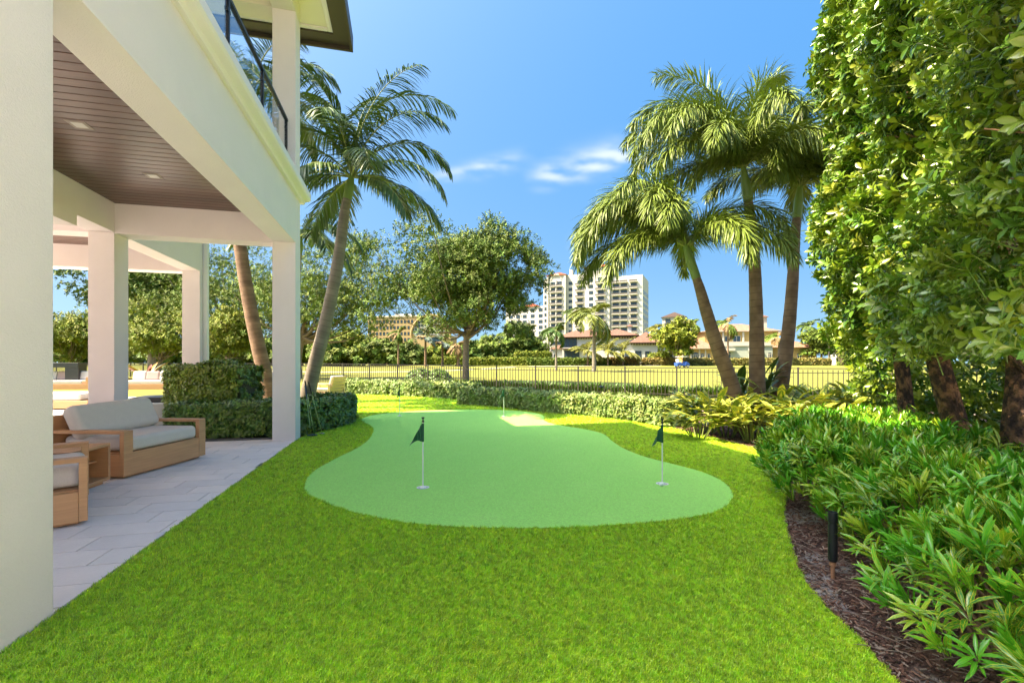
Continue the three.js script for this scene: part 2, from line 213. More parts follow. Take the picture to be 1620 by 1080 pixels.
// ------------------------------------------------------------------ the house
const house = thing('house', 'white stucco house with open lanai, wood plank ceiling and glass railed balcony', 'house', [0, 0, 0], TH);
const HB = (a0, a1, y0, y1, b0, b1, r) => box(a0, a1, y0, y1, -b1, -b0, r);   // box in house right / up / forward
{
  const A = WALL_A, yB = 3.73, yC = 4.23, yT = 4.62;
  // columns
  for (const [a0, b0] of [[A - 0.4, 2.76], [A - 0.4, 9.28], [-5.25, 9.28], [-5.25, 12.7], [-5.25, 2.76], [-10.6, 12.7]]) mesh('column', HB(a0, a0 + (a0 > -5 ? 0.4 : 0.385), -0.01, yB, b0, b0 + 0.42, 0.008), M.stucco, house);
  mesh('column', HB(A - 0.4, A, 5.06, 8.08, 9.28, 9.68, 0.008), M.stucco, house);
  mesh('column', HB(A - 0.4, A, 5.06, 8.08, 1.6, 2.0, 0.008), M.stucco, house);
  // beams
  mesh('beam', HB(A - 0.4, A, yB, yT, 1.6, 9.68, 0.006), M.stucco, house);
  mesh('beam', HB(-5.25, -4.865, yB, yT, 1.6, 9.28), M.stucco, house);
  mesh('beam', HB(-4.865, A - 0.4, yB - 0.02, yT, 9.29, 9.67), M.stucco, house);
  mesh('beam', HB(-5.25, -4.865, yB, yT, 9.281, 13.1), M.stucco, house);
  mesh('beam', HB(-11, -5.25, yB - 0.02, yT, 12.71, 13.09), M.stucco, house);
  mesh('beam', HB(-11, -5.25, yB - 0.02, yT, 9.29, 9.67), M.stucco, house);
  mesh('beam', HB(-4.865, A - 0.4, yB, yT, 1.61, 2.0), M.stucco, house);
  mesh('shade_housing', HB(-5.2, -4.72, 3.50, yB - 0.002, 7.2, 8.1), M.stucco, house);
  mesh('vent', HB(-5.0, -4.9, 3.44, 3.499, 7.55, 7.7), M.blackMetal, house);
  mesh('wall', HB(-11, -4.867, yT, 8.3, 1.6, 13.1), M.stucco, house);
  mesh('wall', HB(-14, -11, -0.01, 8.3, -2, 7), M.stucco, house);
  const pipe = mesh('downspout', HB(-4.862, -4.76, 0, 4.9, 12.86, 12.98, 0.02), M.white, house);
  // plank ceilings
  const rnd = rngOf(8);
  for (const [a0, a1, b0, b1] of [[-4.863, A - 0.402, 2.0, 9.288], [-10.9, -5.252, 9.672, 12.708]]) {
    const c = mesh('ceiling', HB(a0, a1, yC + 0.03, yC + 0.06, b0, b1), M.ceilingBoard, house), w = 0.145;
    for (let b = b0; b < b1 - 0.02; b += w) mesh('plank', HB(a0 + 0.002, a1 - 0.002, yC, yC + 0.026, b, Math.min(b + w - 0.011, b1), 0.004), M.plank[Math.floor(rnd() * 3)], c);
  }
  for (const [px, py] of [[125, 197], [242, 278]]) {
    const d = FPX * (yC - CAM_H) / (HOR - py), x = (px - 810) / FPX * d, a = x * Math.cos(TH) + d * Math.sin(TH), b = -x * Math.sin(TH) + d * Math.cos(TH);
    const t = mesh('downlight', HB(a - 0.10, a + 0.10, yC - 0.006, yC + 0.01, b - 0.10, b + 0.10, 0.003), std([0.30, 0.24, 0.20], 0.6), house);
    mesh('lens', HB(a - 0.06, a + 0.06, yC - 0.009, yC - 0.0062, b - 0.06, b + 0.06), std([0.5, 0.47, 0.42], 0.3), t);
  }
  // moulded cornice of the balcony, extruded along the house
  const sh = new THREE.Shape([[0, 4.62], [0.05, 4.62], [0.07, 4.67], [0.15, 4.69], [0.175, 4.72], [0.175, 4.83], [0.145, 4.845], [0.135, 4.89], [0.09, 4.93], [0.08, 5.0], [0.03, 5.02], [0, 5.055], [-0.45, 5.055], [-0.45, 4.63]].map(p => new THREE.Vector2(...p)));
  const cg = new THREE.ExtrudeGeometry(sh, { depth: 8.22, bevelEnabled: false }); cg.translate(A, 0, -9.82); mesh('cornice', boxUV(cg), M.trim, house);
  mesh('balcony_floor', HB(-4.86, A - 0.451, 4.63, 5.04, 1.6, 9.66), M.trim, house);
  // railing
  const rail = new THREE.Group(); rail.name = 'railing'; house.add(rail);
  const ra = -2.11, posts = [9.2, 7.72, 6.3, 4.88, 3.46, 2.05];
  mesh('top_rail', HB(ra - 0.03, ra + 0.03, 5.96, 6.01, 2.0, 9.24, 0.006), M.blackMetal, rail);
  posts.forEach((b, i) => {
    mesh('post', HB(ra - 0.022, ra + 0.022, 5.045, 5.96, b - 0.022, b + 0.022), M.blackMetal, rail);
    if (i) {
      mesh('glass_pane', HB(ra - 0.004, ra + 0.004, 5.12, 5.93, b + 0.05, posts[i - 1] - 0.05), M.glass, rail);
      for (const y of [5.25, 5.82]) for (const q of [b + 0.034, posts[i - 1] - 0.034]) mesh('clamp', HB(ra - 0.02, ra + 0.02, y - 0.025, y + 0.025, q - 0.0115, q + 0.0165), M.blackMetal, rail);
    }
  });
  // upper beams and roof
  mesh('beam', HB(A - 0.4, A, 8.08, 8.43, 1.6, 9.68), M.soffit, house);
  mesh('beam', HB(-4.86, A - 0.4, 8.1, 8.43, 9.29, 9.67), M.soffit, house);
  const roof = new THREE.Group(); roof.name = 'roof'; house.add(roof);
  mesh('soffit', HB(-4.0, -1.32, 8.43, 8.46, 1.5, 10.28), M.soffit, roof);
  mesh('soffit', HB(-12, -4.001, 8.43, 8.46, 1.5, 13.8), M.soffit, roof);
  for (const [a0, a1, b0, b1] of [[-1.42, -1.12, 1.31, 10.48], [-3.99, -1.42, 10.18, 10.48], [-4.32, -4.0, 10.5, 13.98], [-12, -4.32, 13.68, 13.98]]) mesh('soffit_frame', HB(a0, a1, 8.36, 8.428, b0, b1), M.fascia, roof);
  for (const [a0, a1, b0, b1] of [[-1.52, -1.425, 1.4, 10.17], [-3.98, -1.53, 10.08, 10.17]]) mesh('moulding', HB(a0, a1, 8.395, 8.427, b0, b1), M.trim, roof);
  for (const [a0, a1, b0, b1] of [[-1.12, -1.06, 1.3, 10.54], [-4.0, -1.12, 10.48, 10.54], [-4.0, -3.94, 10.541, 14.04], [-12, -4.0, 13.98, 14.04], [-12, -1.06, 1.24, 1.299]]) mesh('fascia', HB(a0, a1, 8.28, 8.62, b0, b1), M.fascia, roof);
  const hip = (a0, a1, b0, b1, y, k) => { const w = (a1 - a0) / 2, am = (a0 + a1) / 2, h = w * k, v = [[a0, y, -b0], [a1, y, -b0], [a1, y, -b1], [a0, y, -b1], [am, y + h, -(b0 + w * 0.8)], [am, y + h, -(b1 - w * 0.8)]]; const f = [[0, 1, 4], [1, 2, 5], [1, 5, 4], [2, 3, 5], [3, 0, 4], [3, 4, 5], [0, 2, 1], [0, 3, 2]]; const g = new THREE.BufferGeometry(); g.setAttribute('position', new THREE.Float32BufferAttribute(f.flatMap(t => t.flatMap(i => v[i])), 3)); g.computeVertexNormals(); return boxUV(g); };
  mesh('roof_covering', hip(-12, -1.1, 1.3, 10.5, 8.63, 0.36), M.fascia, roof);
  mesh('roof_covering', hip(-12, -3.98, 4.0, 14.0, 8.64, 0.36), M.fascia, roof);
}

{ // unseen white house added behind the camera, its sunlit side bounces fill onto shaded walls
  const t = thing('added_fill_house', 'unseen white stucco house added to bounce fill light', 'house', [...hl(9, -2)].flatMap((v, i) => i ? [0, v] : [v]), TH), r = new THREE.Group();
  mesh('wall', box(0, 9, -0.05, 7.2, -1.5, 17), M.stucco, t); mesh('fascia', box(-0.7, 9.7, 7.2, 7.45, -2.2, 17.7), M.fascia, t); mesh('roof', box(-0.5, 9.5, 7.451, 7.8, -2, 17.5), M.fascia, t);
  for (const z of [1.5, 6, 10.5, 15]) for (const y of [1.9, 5.3]) { const w = mesh('window', box(-0.05, -0.001, y - 0.8, y + 0.8, z - 0.6, z + 0.6), M.trim, t); mesh('pane', box(-0.07, -0.051, y - 0.7, y + 0.7, z - 0.5, z + 0.5), M.blackStone, w); }
}

// ------------------------------------------------------------------ terrace furniture
function cushionGeo(w, h, d, r = 0.05) { const g = new RoundedBoxGeometry(w, h, d, 4, r); const p = g.attributes.position; for (let i = 0; i < p.count; i++) { const x = p.getX(i) / (w / 2), z = p.getZ(i) / (d / 2), k = (1 - x * x) * (1 - z * z); p.setY(i, p.getY(i) + Math.sign(p.getY(i)) * 0.018 * Math.max(0, k)); } g.computeVertexNormals(); return boxUV(g); }
function put(geo, x, y, z, rx = 0, ry = 0, rz = 0) { geo.applyMatrix4(new THREE.Matrix4().compose(V(x, y, z), new THREE.Quaternion().setFromEuler(new THREE.Euler(rx, ry, rz, 'YXZ')), V(1, 1, 1))); return geo; }
// local axes: +z is the front, x runs along the seat, origin at the middle of the front edge on the floor
function loungeSeat(t, w, depth, backH = 0.78, armH = 0.6) {
  const [m0, m1] = M.teak, pw = 0.13, s = w / 2;
  mesh('plinth', box(-s + 0.06, s - 0.06, 0.008, 0.05, -depth + 0.05, -0.06), M.teak[1], t);
  mesh('front_panel', box(-s + pw, s - pw, 0.035, 0.32, -0.045, -0.004, 0.005), m0, t);
  mesh('seat_deck', box(-s + 0.06, s - 0.06, 0.26, 0.31, -depth + 0.06, -0.046), m1, t);
  mesh('back_panel', box(-s, s, 0.035, backH, -depth - 0.02, -depth + 0.035, 0.005), m1, t);
  for (const q of [-1, 1]) {
    const x0 = q < 0 ? -s : s - pw, x1 = x0 + pw;
    mesh('arm_post', box(x0, x1, 0.035, armH - 0.04, -0.06, 0, 0.005), m0, t);
    mesh('armrest', box(x0, x1, armH - 0.04, armH, -depth + 0.036, 0.0, 0.005), m1, t);
    mesh('side_panel', box(q < 0 ? x0 + 0.004 : x1 - 0.04, q < 0 ? x0 + 0.04 : x1 - 0.004, 0.035, 0.30, -depth + 0.036, -0.061, 0.004), m0, t);
  }
  mesh('seat_cushion', put(cushionGeo(w - 2 * pw - 0.01, 0.19, depth - 0.08, 0.06), 0, 0.415, -depth / 2 + 0.015), M.cushion, t);
}
const facing = (a0, b0, a1, b1) => { const [x0, z0] = hl(a0, b0), [x1, z1] = hl(a1, b1); return { mid: [(x0 + x1) / 2, 0.009, (z0 + z1) / 2], turn: Math.atan2(-(z1 - z0), (x1 - x0)), w: Math.hypot(x1 - x0, z1 - z0) }; };
{ // loveseat: its front runs from the near left corner to the far right corner
  const f = facing(-3.37, 6.62, -2.96, 7.93);
  const t = thing('loveseat', 'wide teak loveseat with grey seat cushion and leaning grey back cushion', 'sofa', f.mid, f.turn);
  loungeSeat(t, f.w, 1.02);
  const bc = cushionGeo(f.w - 0.16, 0.44, 0.19, 0.08);
  mesh('back_cushion', put(bc, -0.03, 0.70, -0.77, -0.42, 0, 0.03), M.cushion, t);
  const f2 = facing(-2.75, 4.86, -3.34, 5.92);
  const c = thing('armchair', 'teak armchair with grey cushion partly hidden behind the stucco column', 'armchair', f2.mid, f2.turn + 0, undefined);
  loungeSeat(c, f2.w, 0.98, 0.76);
  mesh('back_cushion', put(cushionGeo(f2.w - 0.3, 0.42, 0.18, 0.08), 0, 0.69, -0.76, -0.38), M.cushion, c);
  // open cube table between them
  const [tx, tz] = hl(-3.47, 6.2), s = thing('side_table', 'open teak cube side table between loveseat and armchair', 'side table', [tx, 0.009, tz], Math.PI / 2 + TH - 0.06);
  const w = 0.31, h = 0.48, dp = 0.66;
  mesh('top', box(-w, w, h - 0.035, h, -dp, 0, 0.004), M.teak[0], s); mesh('bottom', box(-w, w, 0.04, 0.075, -dp, 0, 0.004), M.teak[1], s);
  for (const x of [-w, w - 0.035]) mesh('side', box(x, x + 0.035, 0.0755, h - 0.0355, -dp, 0, 0.003), M.teak[1], s);
  mesh('back', box(-w + 0.036, w - 0.036, 0.0755, h - 0.0355, -dp, -dp + 0.02), M.teak[1], s); mesh('shelf', box(-w + 0.036, w - 0.036, 0.26, 0.28, -dp + 0.021, -0.12), M.teak[1], s);
  mesh('plinth', box(-w + 0.05, w - 0.05, 0, 0.039, -dp + 0.05, -0.05), M.teak[1], s);
}
// furniture on the far side of the pool
function daybed(px0, px1, py, label, group) {
  const d = FPX * CAM_H / (py - HOR), x0 = (px0 - 810) / FPX * d, x1 = (px1 - 810) / FPX * d, w = x1 - x0;
  const t = thing('outdoor_sofa', label, 'sofa', [(x0 + x1) / 2, 0.006, -d], 0.1, group);
  mesh('base', box(-w / 2, w / 2, 0, 0.34, -1.0, 0, 0.01), M.teak[0], t);
  mesh('seat_cushion', put(cushionGeo(w - 0.5, 0.2, 0.95, 0.06), -0.15, 0.44, -0.5), M.whiteCushion, t);
  mesh('back_panel', box(-w / 2, w / 2, 0.341, 0.85, -1.07, -1.0, 0.01), M.teak[1], t);
  mesh('armrest', box(w / 2 - 0.2, w / 2, 0.341, 0.72, -0.999, 0, 0.01), M.teak[0], t);
  const n = 3; for (let i = 0; i < n; i++) mesh('back_cushion', put(cushionGeo((w - 0.5) / n - 0.03, 0.48, 0.18, 0.07), -w / 2 + 0.1 + (i + 0.5) * (w - 0.5) / n, 0.78, -0.84, -0.2), i % 2 ? M.pinkCushion : M.whiteCushion, t);
}
M.whiteCushion = std([0.56, 0.52, 0.48], 0.95); M.pinkCushion = std([0.42, 0.30, 0.27], 0.95);
daybed(40, 137, 618, 'teak sofa with white cushions behind the black bar beyond the pool');
daybed(192, 268, 618, 'teak sofa with pink and beige cushions in front of the red leaved plant');
{
  const [x, d] = G(70, 648); const t = thing('daybed', 'low teak daybed with thick white mattress on the pool deck', 'daybed', [x, 0.0, -d], 0.12);
  const e = (131 - 70) / FPX * d;
  mesh('base', box(-1.2, e, 0.03, 0.27, -1.5, 0, 0.01), M.teak[0], t); mesh('mattress', put(cushionGeo(1.2 + e - 0.25, 0.22, 1.4, 0.06), (e - 1.2) / 2 - 0.12, 0.385, -0.75), M.whiteCushion, t);
  const [bx, bd] = G(113, 617); const bar = thing('stone_bar', 'black stone bar counter with waterfall leg beyond the pool', 'bar counter', [bx, 0, -bd], TH);
  mesh('leg', box(-0.32, 0.30, 0, 1.24, -0.7, 0, 0.01), M.blackStone, bar); mesh('top', box(-3.2, 0.30, 1.2405, 1.5, -0.72, 0.02, 0.01), M.blackStone, bar);
  const [fx, fd] = G(240, 672); const fw = thing('fire_bench', 'grey low wall with black cantilevered stone slab behind the loveseat', 'low wall', [fx, 0, -fd], TH + 0.12);
  mesh('wall', box(-0.75, 0.55, -0.01, 0.50, -0.9, 0, 0.01), M.concrete, fw); mesh('slab', box(-0.55, 0.75, 0.505, 0.63, -1.35, -0.35, 0.01), M.blackStone, fw);
}
{ // slatted lounge chairs on the lawn behind the clipped hedge
  const mk = (px, py, turn, label) => {
    const [x, d] = G(px, py), t = thing('lounge_chair', label, 'lounge chair', [x, 0.02, -d], turn, undefined), wd = 0.8;
    mesh('seat', box(-wd / 2, wd / 2, 0.26, 0.32, -0.7, 0.5, 0.01), M.teakPale, t); mesh('cushion', put(cushionGeo(wd - 0.1, 0.12, 1.1, 0.05), 0, 0.39, -0.08), M.whiteCushion, t);
    for (const q of [-1, 1]) { mesh('leg', box(q * wd / 2 - 0.03, q * wd / 2 + 0.03, 0, 0.6, 0.42, 0.5), M.teakPale, t); mesh('leg', box(q * wd / 2 - 0.03, q * wd / 2 + 0.03, 0, 0.62, -0.78, -0.7), M.teakPale, t); mesh('armrest', box(q * wd / 2 - 0.06, q * wd / 2 + 0.06, 0.605, 0.64, -0.69, 0.52, 0.008), M.teakPale, t); }
    for (let i = 0; i < 6; i++) mesh('slat', put(box(-wd / 2 + 0.04, wd / 2 - 0.04, -0.05, 0.05, -0.012, 0.012, 0.005), 0, 0.30 + i * 0.115, -0.72 - i * 0.035, -0.28), M.teakPale, t);
    mesh('back_cushion', put(cushionGeo(wd - 0.12, 0.6, 0.13, 0.05), 0, 0.66, -0.70, -0.28), M.whiteCushion, t);
  };
  M.teakPale = std([0.56, 0.38, 0.22], 0.6);
  mk(508, 633, -1.9, 'slatted teak lounge chair beside the leaning palm trunk'); mk(418, 637, -0.5, 'slatted teak lounge chair glimpsed between the hedge and the square column');
}

// ------------------------------------------------------------------ foliage tools
function leafGeo(L, W, { fold = 0.25, bend = 0.3, tip = 0.5, seg = 3, stem = 0.06, col } = {}) {   // along +z, face up +y
  const pos = [], uv = [], idx = [];
  for (let i = 0; i <= seg; i++) {
    const t = i / seg, w = (t === 0 ? 0.08 : t === 1 ? 0.03 : Math.pow(Math.sin(Math.PI * Math.pow(t, tip < 0.5 ? 0.75 : 1.25)), 0.8)) * W / 2, z = stem * L + t * L * (1 - stem), y = -bend * L * t * t;
    pos.push(-w, y + fold * w, z, 0, y, z, w, y + fold * w, z); uv.push(0, t, 0.5, t, 1, t);
    if (i < seg) { const a = i * 3; idx.push(a, a + 3, a + 1, a + 1, a + 3, a + 4, a + 1, a + 4, a + 2, a + 2, a + 4, a + 5); }
  }
  const g = new THREE.BufferGeometry(); g.setAttribute('position', new THREE.Float32BufferAttribute(pos, 3)); g.setAttribute('uv', new THREE.Float32BufferAttribute(uv, 2)); g.setIndex(idx); g.computeVertexNormals(); return g;
}
const quadLeaf = (L, W) => { const g = new THREE.BufferGeometry(); g.setAttribute('position', new THREE.Float32BufferAttribute([0, 0, 0, W / 2, 0.1 * W, L * 0.5, 0, -0.12 * L, L, -W / 2, 0.1 * W, L * 0.5], 3)); g.setAttribute('uv', new THREE.Float32BufferAttribute([0.5, 0, 1, 0.5, 0.5, 1, 0, 0.5], 2)); g.setIndex([0, 1, 2, 0, 2, 3]); g.computeVertexNormals(); return g; };
function sprig(n, leaf, spread, len, rnd, up = 0.5) {               // n leaves round a short twig along +y
  const gs = [];
  for (let i = 0; i < n; i++) {
    const g = leaf.clone(), az = i * 2.4 + rnd() * 0.7, el = up + (rnd() - 0.5) * spread, k = 0.75 + rnd() * 0.5;
    g.scale(k, k, k); g.rotateX(-el); g.rotateY(az); g.translate(0, len * (i / n), 0); gs.push(g);
  }
  return merge(gs);
}
function scatter(name, geo, mat, list, parent, tint) {              // list of {p, n, s}; many copies of a sprig as one part
  const im = new THREE.InstancedMesh(geo, mat, list.length), q = new THREE.Quaternion(), q2 = new THREE.Quaternion(), m = new THREE.Matrix4(), Y = V(0, 1, 0), c = new THREE.Color();
  list.forEach((e, i) => { q.setFromUnitVectors(Y, e.n); q2.setFromAxisAngle(Y, e.r); q.multiply(q2); m.compose(e.p, q, V(e.s, e.s, e.s)); im.setMatrixAt(i, m); if (tint) { tint(c, e, i); im.setColorAt(i, c); } });
  im.name = name; im.userData.kind = 'stuff'; im.castShadow = im.receiveShadow = true; parent.add(im); return im;
}
const dirRnd = rnd => { const z = rnd() * 2 - 1, a = rnd() * 6.2832, r = Math.sqrt(1 - z * z); return V(r * Math.cos(a), z, r * Math.sin(a)); };
const leafTint = (rnd, lo = 0.7, hi = 1.3, warm = 0.25) => c => { const k = lo + rnd() * (hi - lo), w = 1 + (rnd() - 0.4) * warm; c.setRGB(k * w, k, k * 0.9); };

// a block hedge along a path of (x, depth): box section with leafy faces
function hedge(name, label, category, path, width, h0, h1, o) {
  const { n, size, geo, mat, seed, group, core = M.core, round = 0.12, base = 0 } = o, rnd = rngOf(seed), t = thing(name, label, category, [path[0][0], base, -path[0][1]], 0, group);
  const ox = path[0][0], oz = path[0][1], c = new THREE.CatmullRomCurve3(path.map(p => V(p[0] - ox, 0, -(p[1] - oz)))), list = [], L = c.getLength();
  const pin = 0.86, N = Math.max(4, Math.round(L / 0.4)), secs = [];
  for (let i = 0; i <= N; i++) { const q = c.getPointAt(i / N), d = c.getTangentAt(i / N), s = V(-d.z, 0, d.x); secs.push([q, s]); }
  { // inner mass of twigs
    const pos = [], idx = [], w = width / 2 * pin, hh = h1 - (h1 - h0) * 0.07 - 0.03;
    secs.forEach(([q, s], i) => { const e = (i === 0 || i === N) ? 0.75 : 1; for (const [k, y] of [[-w * 0.94, h0], [-w, hh * 0.6], [-w * 0.88, hh], [w * 0.88, hh], [w, hh * 0.6], [w * 0.94, h0]]) pos.push(q.x + s.x * k * e, y * (y === hh && e < 1 ? 0.95 : 1), q.z + s.z * k * e); if (i) for (let j = 0; j < 6; j++) { const a = (i - 1) * 6 + j, b = (i - 1) * 6 + (j + 1) % 6; idx.push(a, b, a + 6, b, b + 6, a + 6); } });
    const z = N * 6; idx.push(0, 2, 1, 0, 3, 2, 0, 4, 3, 0, 5, 4, z, z + 1, z + 2, z, z + 2, z + 3, z, z + 3, z + 4, z, z + 4, z + 5);
    const g = new THREE.BufferGeometry(); g.setAttribute('position', new THREE.Float32BufferAttribute(pos, 3)); g.setIndex(idx); g.computeVertexNormals(); mesh('branches', g, core, t);
  }
  const wTop = width, wSide = (h1 - h0), tot = wTop + 2 * wSide + 0.25 * width;
  for (let i = 0; i < n; i++) {
    const u = rnd(), q = c.getPointAt(u), d = c.getTangentAt(u), s = V(-d.z, 0, d.x), f = rnd() * tot; let p, nn;
    const bump = 0.05 * Math.sin(u * L * 3.1 + seed) + 0.03 * Math.sin(u * L * 7.7);
    if (f < wTop) { const k = (rnd() - 0.5) * width; const edge = sstep(width / 2 - round, width / 2, Math.abs(k)); p = q.clone().addScaledVector(s, k); p.y = h1 - edge * round * 0.6 + bump * (h1 - h0) - rnd() * 0.06; nn = V(0, 1, 0).addScaledVector(s, k / width * 0.9); }
    else if (f < wTop + 2 * wSide) { const sg = rnd() < 0.5 ? -1 : 1, y = h0 + rnd() * (h1 - h0); p = q.clone().addScaledVector(s, sg * (width / 2 - rnd() * 0.07 + bump * 0.6 - 0.12 * sstep(h0 + 0.2 * (h1 - h0), h0, y) * width * 0.4)); p.y = y; nn = s.clone().multiplyScalar(sg).add(V(0, 0.55, 0)); }
    else { const e = rnd() < 0.5 ? 0 : 1; const qq = c.getPointAt(e), dd = c.getTangentAt(e), ss = V(-dd.z, 0, dd.x); p = qq.clone().addScaledVector(ss, (rnd() - 0.5) * width * 0.92).addScaledVector(dd, (e ? 1 : -1) * (0.04 - rnd() * 0.08)); p.y = h0 + rnd() * (h1 - h0); nn = dd.clone().multiplyScalar(e ? 1 : -1).add(V(0, 0.5, 0)); }
    nn.add(dirRnd(rnd).multiplyScalar(0.65)).normalize(); list.push({ p, n: nn, s: size * (0.7 + rnd() * 0.6), r: rnd() * 6.28 });
  }
  scatter('foliage', geo, mat, list, t, leafTint(rnd, 0.6, 1.35, 0.4)); return t;
}

// a broadleaf tree: trunk, limbs and a crown of leafy clumps
function tree(name, label, { px, d, y0, crown, clumps, per, leaf, mat, seed, trunkR = 0.18, trunkH, group, lean = 0, low = 0.15, sizeVar = 0.5, clumpR = 0.8, flatness = 0.7, hole = 0 }) {
  const [x, z] = P(px, d), base = y0 ?? gy(d), t = thing(name, label, 'tree', [x, base - 0.05, z], 0, group), rnd = rngOf(seed);
  const [cx, cy, rx, ry, rz] = crown, list = [], cl = [];             // crown centre offset x, height, radii
  for (let i = 0, g = 0; i < clumps && g < clumps * 30; g++) {
    const v = dirRnd(rnd).multiplyScalar(Math.pow(rnd(), 0.42)); if (v.y < -1 + low) continue;
    const lump = 0.82 + 0.3 * Math.sin(v.x * 5 + seed) * Math.cos(v.z * 4 + seed * 2) + 0.16 * Math.sin(v.y * 7 + seed);
    const p = V(cx + v.x * rx * lump, cy + v.y * ry * lump, v.z * rz * lump); if (cl.some(c => c.distanceTo(p) < clumpR * 0.45)) continue; cl.push(p); i++;
  }
  const th = trunkH ?? cy - ry * 0.75, fork = V(lean + cx * 0.15, th, 0);
  mesh('trunk', loft([[0, 0, 0], [lean * 0.4, th * 0.5, 0.02], fork.toArray(), [fork.x + cx * 0.3, th + (cy - th) * 0.6, 0]], [trunkR * 1.25, trunkR, trunkR * 0.9, trunkR * 0.4], 9, 4), M.bark, t);
  const limbs = []; cl.forEach((p, i) => { if (i % 5 === 0) { const m = fork.clone().lerp(p, 0.5).add(V(0, -0.12 * p.distanceTo(fork), 0)); limbs.push(loft([fork.clone().add(V(0, -0.2 + rnd() * 0.8, 0)).toArray(), m.toArray(), p.toArray()], [trunkR * 0.42, trunkR * 0.2, trunkR * 0.06], 5, 3)); } });
  const lm = mesh('limbs', merge(limbs), M.bark, t); lm.userData.kind = 'stuff';
  for (const c of cl) { const cr = clumpR * (1 - sizeVar / 2 + rnd() * sizeVar); for (let k = 0; k < per; k++) { const v = dirRnd(rnd), rr = Math.pow(rnd(), 0.5); const p = c.clone().add(V(v.x * cr * rr, v.y * cr * rr * flatness, v.z * cr * rr)); list.push({ p, n: v.add(V(0, 0.9, 0)).addScaledVector(dirRnd(rnd), 0.5).normalize(), s: 0.7 + rnd() * 0.7, r: rnd() * 6.28 }); } }
  scatter('crown', leaf, mat, list, t, leafTint(rnd, 0.6, 1.4, 0.4)); return t;
}

// ------------------------------------------------------------------ palms
// a frond leaves the origin in the x, y plane: elev start angle, droop total bend (radians)
function frondGeo(len, elev, droop, rnd, { leaflets = 46, ll = 0.62, lw = 0.035, style = 'feather', hang = 0.7, r0 = 0.022, seg = 2, bare = 0.14 } = {}) {
  const N = 16, pts = [V(0, 0, 0)]; for (let i = 1; i <= N; i++) { const a = elev - droop * Math.pow((i - 0.5) / N, 1.35); pts.push(pts[i - 1].clone().add(V(Math.cos(a), Math.sin(a), 0).multiplyScalar(len / N))); }
  const c = new THREE.CatmullRomCurve3(pts), pos = [], uv = [], idx = [], rach = loft(pts.filter((_, i) => i % 2 === 0).map(p => p.toArray()), [r0, r0 * 0.7, r0 * 0.4, r0 * 0.15], 5, 2);
  const leafl = (o, dir, w, L, sag) => { // strip that sags
    const side = dir.clone().cross(V(0, 1, 0)); if (side.lengthSq() < 1e-3) side.set(1, 0, 0); side.normalize().applyAxisAngle(dir, (rnd() - 0.5) * 1.6);
    const b = pos.length / 3; let p = o.clone(), q = dir.clone();
    for (let i = 0; i <= seg; i++) { const t = i / seg, ww = w * (i === 0 ? 0.5 : i === seg ? 0.1 : 1); pos.push(p.x - side.x * ww / 2, p.y - side.y * ww / 2, p.z - side.z * ww / 2, p.x + side.x * ww / 2, p.y + side.y * ww / 2, p.z + side.z * ww / 2); uv.push(0, t, 1, t); if (i < seg) { const k = b + i * 2; idx.push(k, k + 1, k + 2, k + 1, k + 3, k + 2); q.y -= sag / seg; q.normalize(); p = p.clone().addScaledVector(q, L / seg); } }
  };
  for (let i = 0; i < leaflets; i++) {
    const s = bare + (1 - bare) * (i + rnd() * 0.6) / leaflets, o = c.getPoint(s), T = c.getTangent(s), U = V(-T.y, T.x, 0), prof = Math.pow(Math.sin(Math.PI * clamp(0.16 + 0.78 * (s - bare) / (1 - bare))), 0.6);
    if (style === 'bottlebrush') for (let k = 0; k < 7; k++) { const a = k * 0.898 + rnd() * 0.9 + i; const rad = U.clone().multiplyScalar(Math.cos(a)).add(V(0, 0, Math.sin(a))); leafl(o, rad.multiplyScalar(0.95).addScaledVector(T, 0.75 + rnd() * 0.3).normalize(), lw * (0.8 + rnd() * 0.4), ll * prof * (0.6 + rnd() * 0.5), 0.8 + rnd() * 0.6); }
    else for (const q of [-1, 1]) { const dir = V(0, 0, q).addScaledVector(T, 0.55 + 0.5 * s + rnd() * 0.15).addScaledVector(U, 0.25 - 0.1 * rnd()).normalize(); leafl(o, dir, lw * (0.8 + rnd() * 0.4), ll * prof * (0.8 + rnd() * 0.35), hang * (0.7 + rnd() * 0.7)); }
  }
  const g = new THREE.BufferGeometry(); g.setAttribute('position', new THREE.Float32BufferAttribute(pos, 3)); g.setAttribute('uv', new THREE.Float32BufferAttribute(uv, 2)); g.setIndex(idx); g.computeVertexNormals();
  return [rach, g];
}
const frondMats = { royal: leafStd([0.055, 0.11, 0.011], 0.45), foxtail: leafStd([0.145, 0.205, 0.018], 0.5), yellow: leafStd([0.17, 0.17, 0.016], 0.45), silver: leafStd([0.19, 0.25, 0.19], 0.5), far: leafStd([0.075, 0.12, 0.015], 0.5), dead: leafStd([0.30, 0.20, 0.09], 0.8), rachis: std([0.20, 0.24, 0.06], 0.5) };
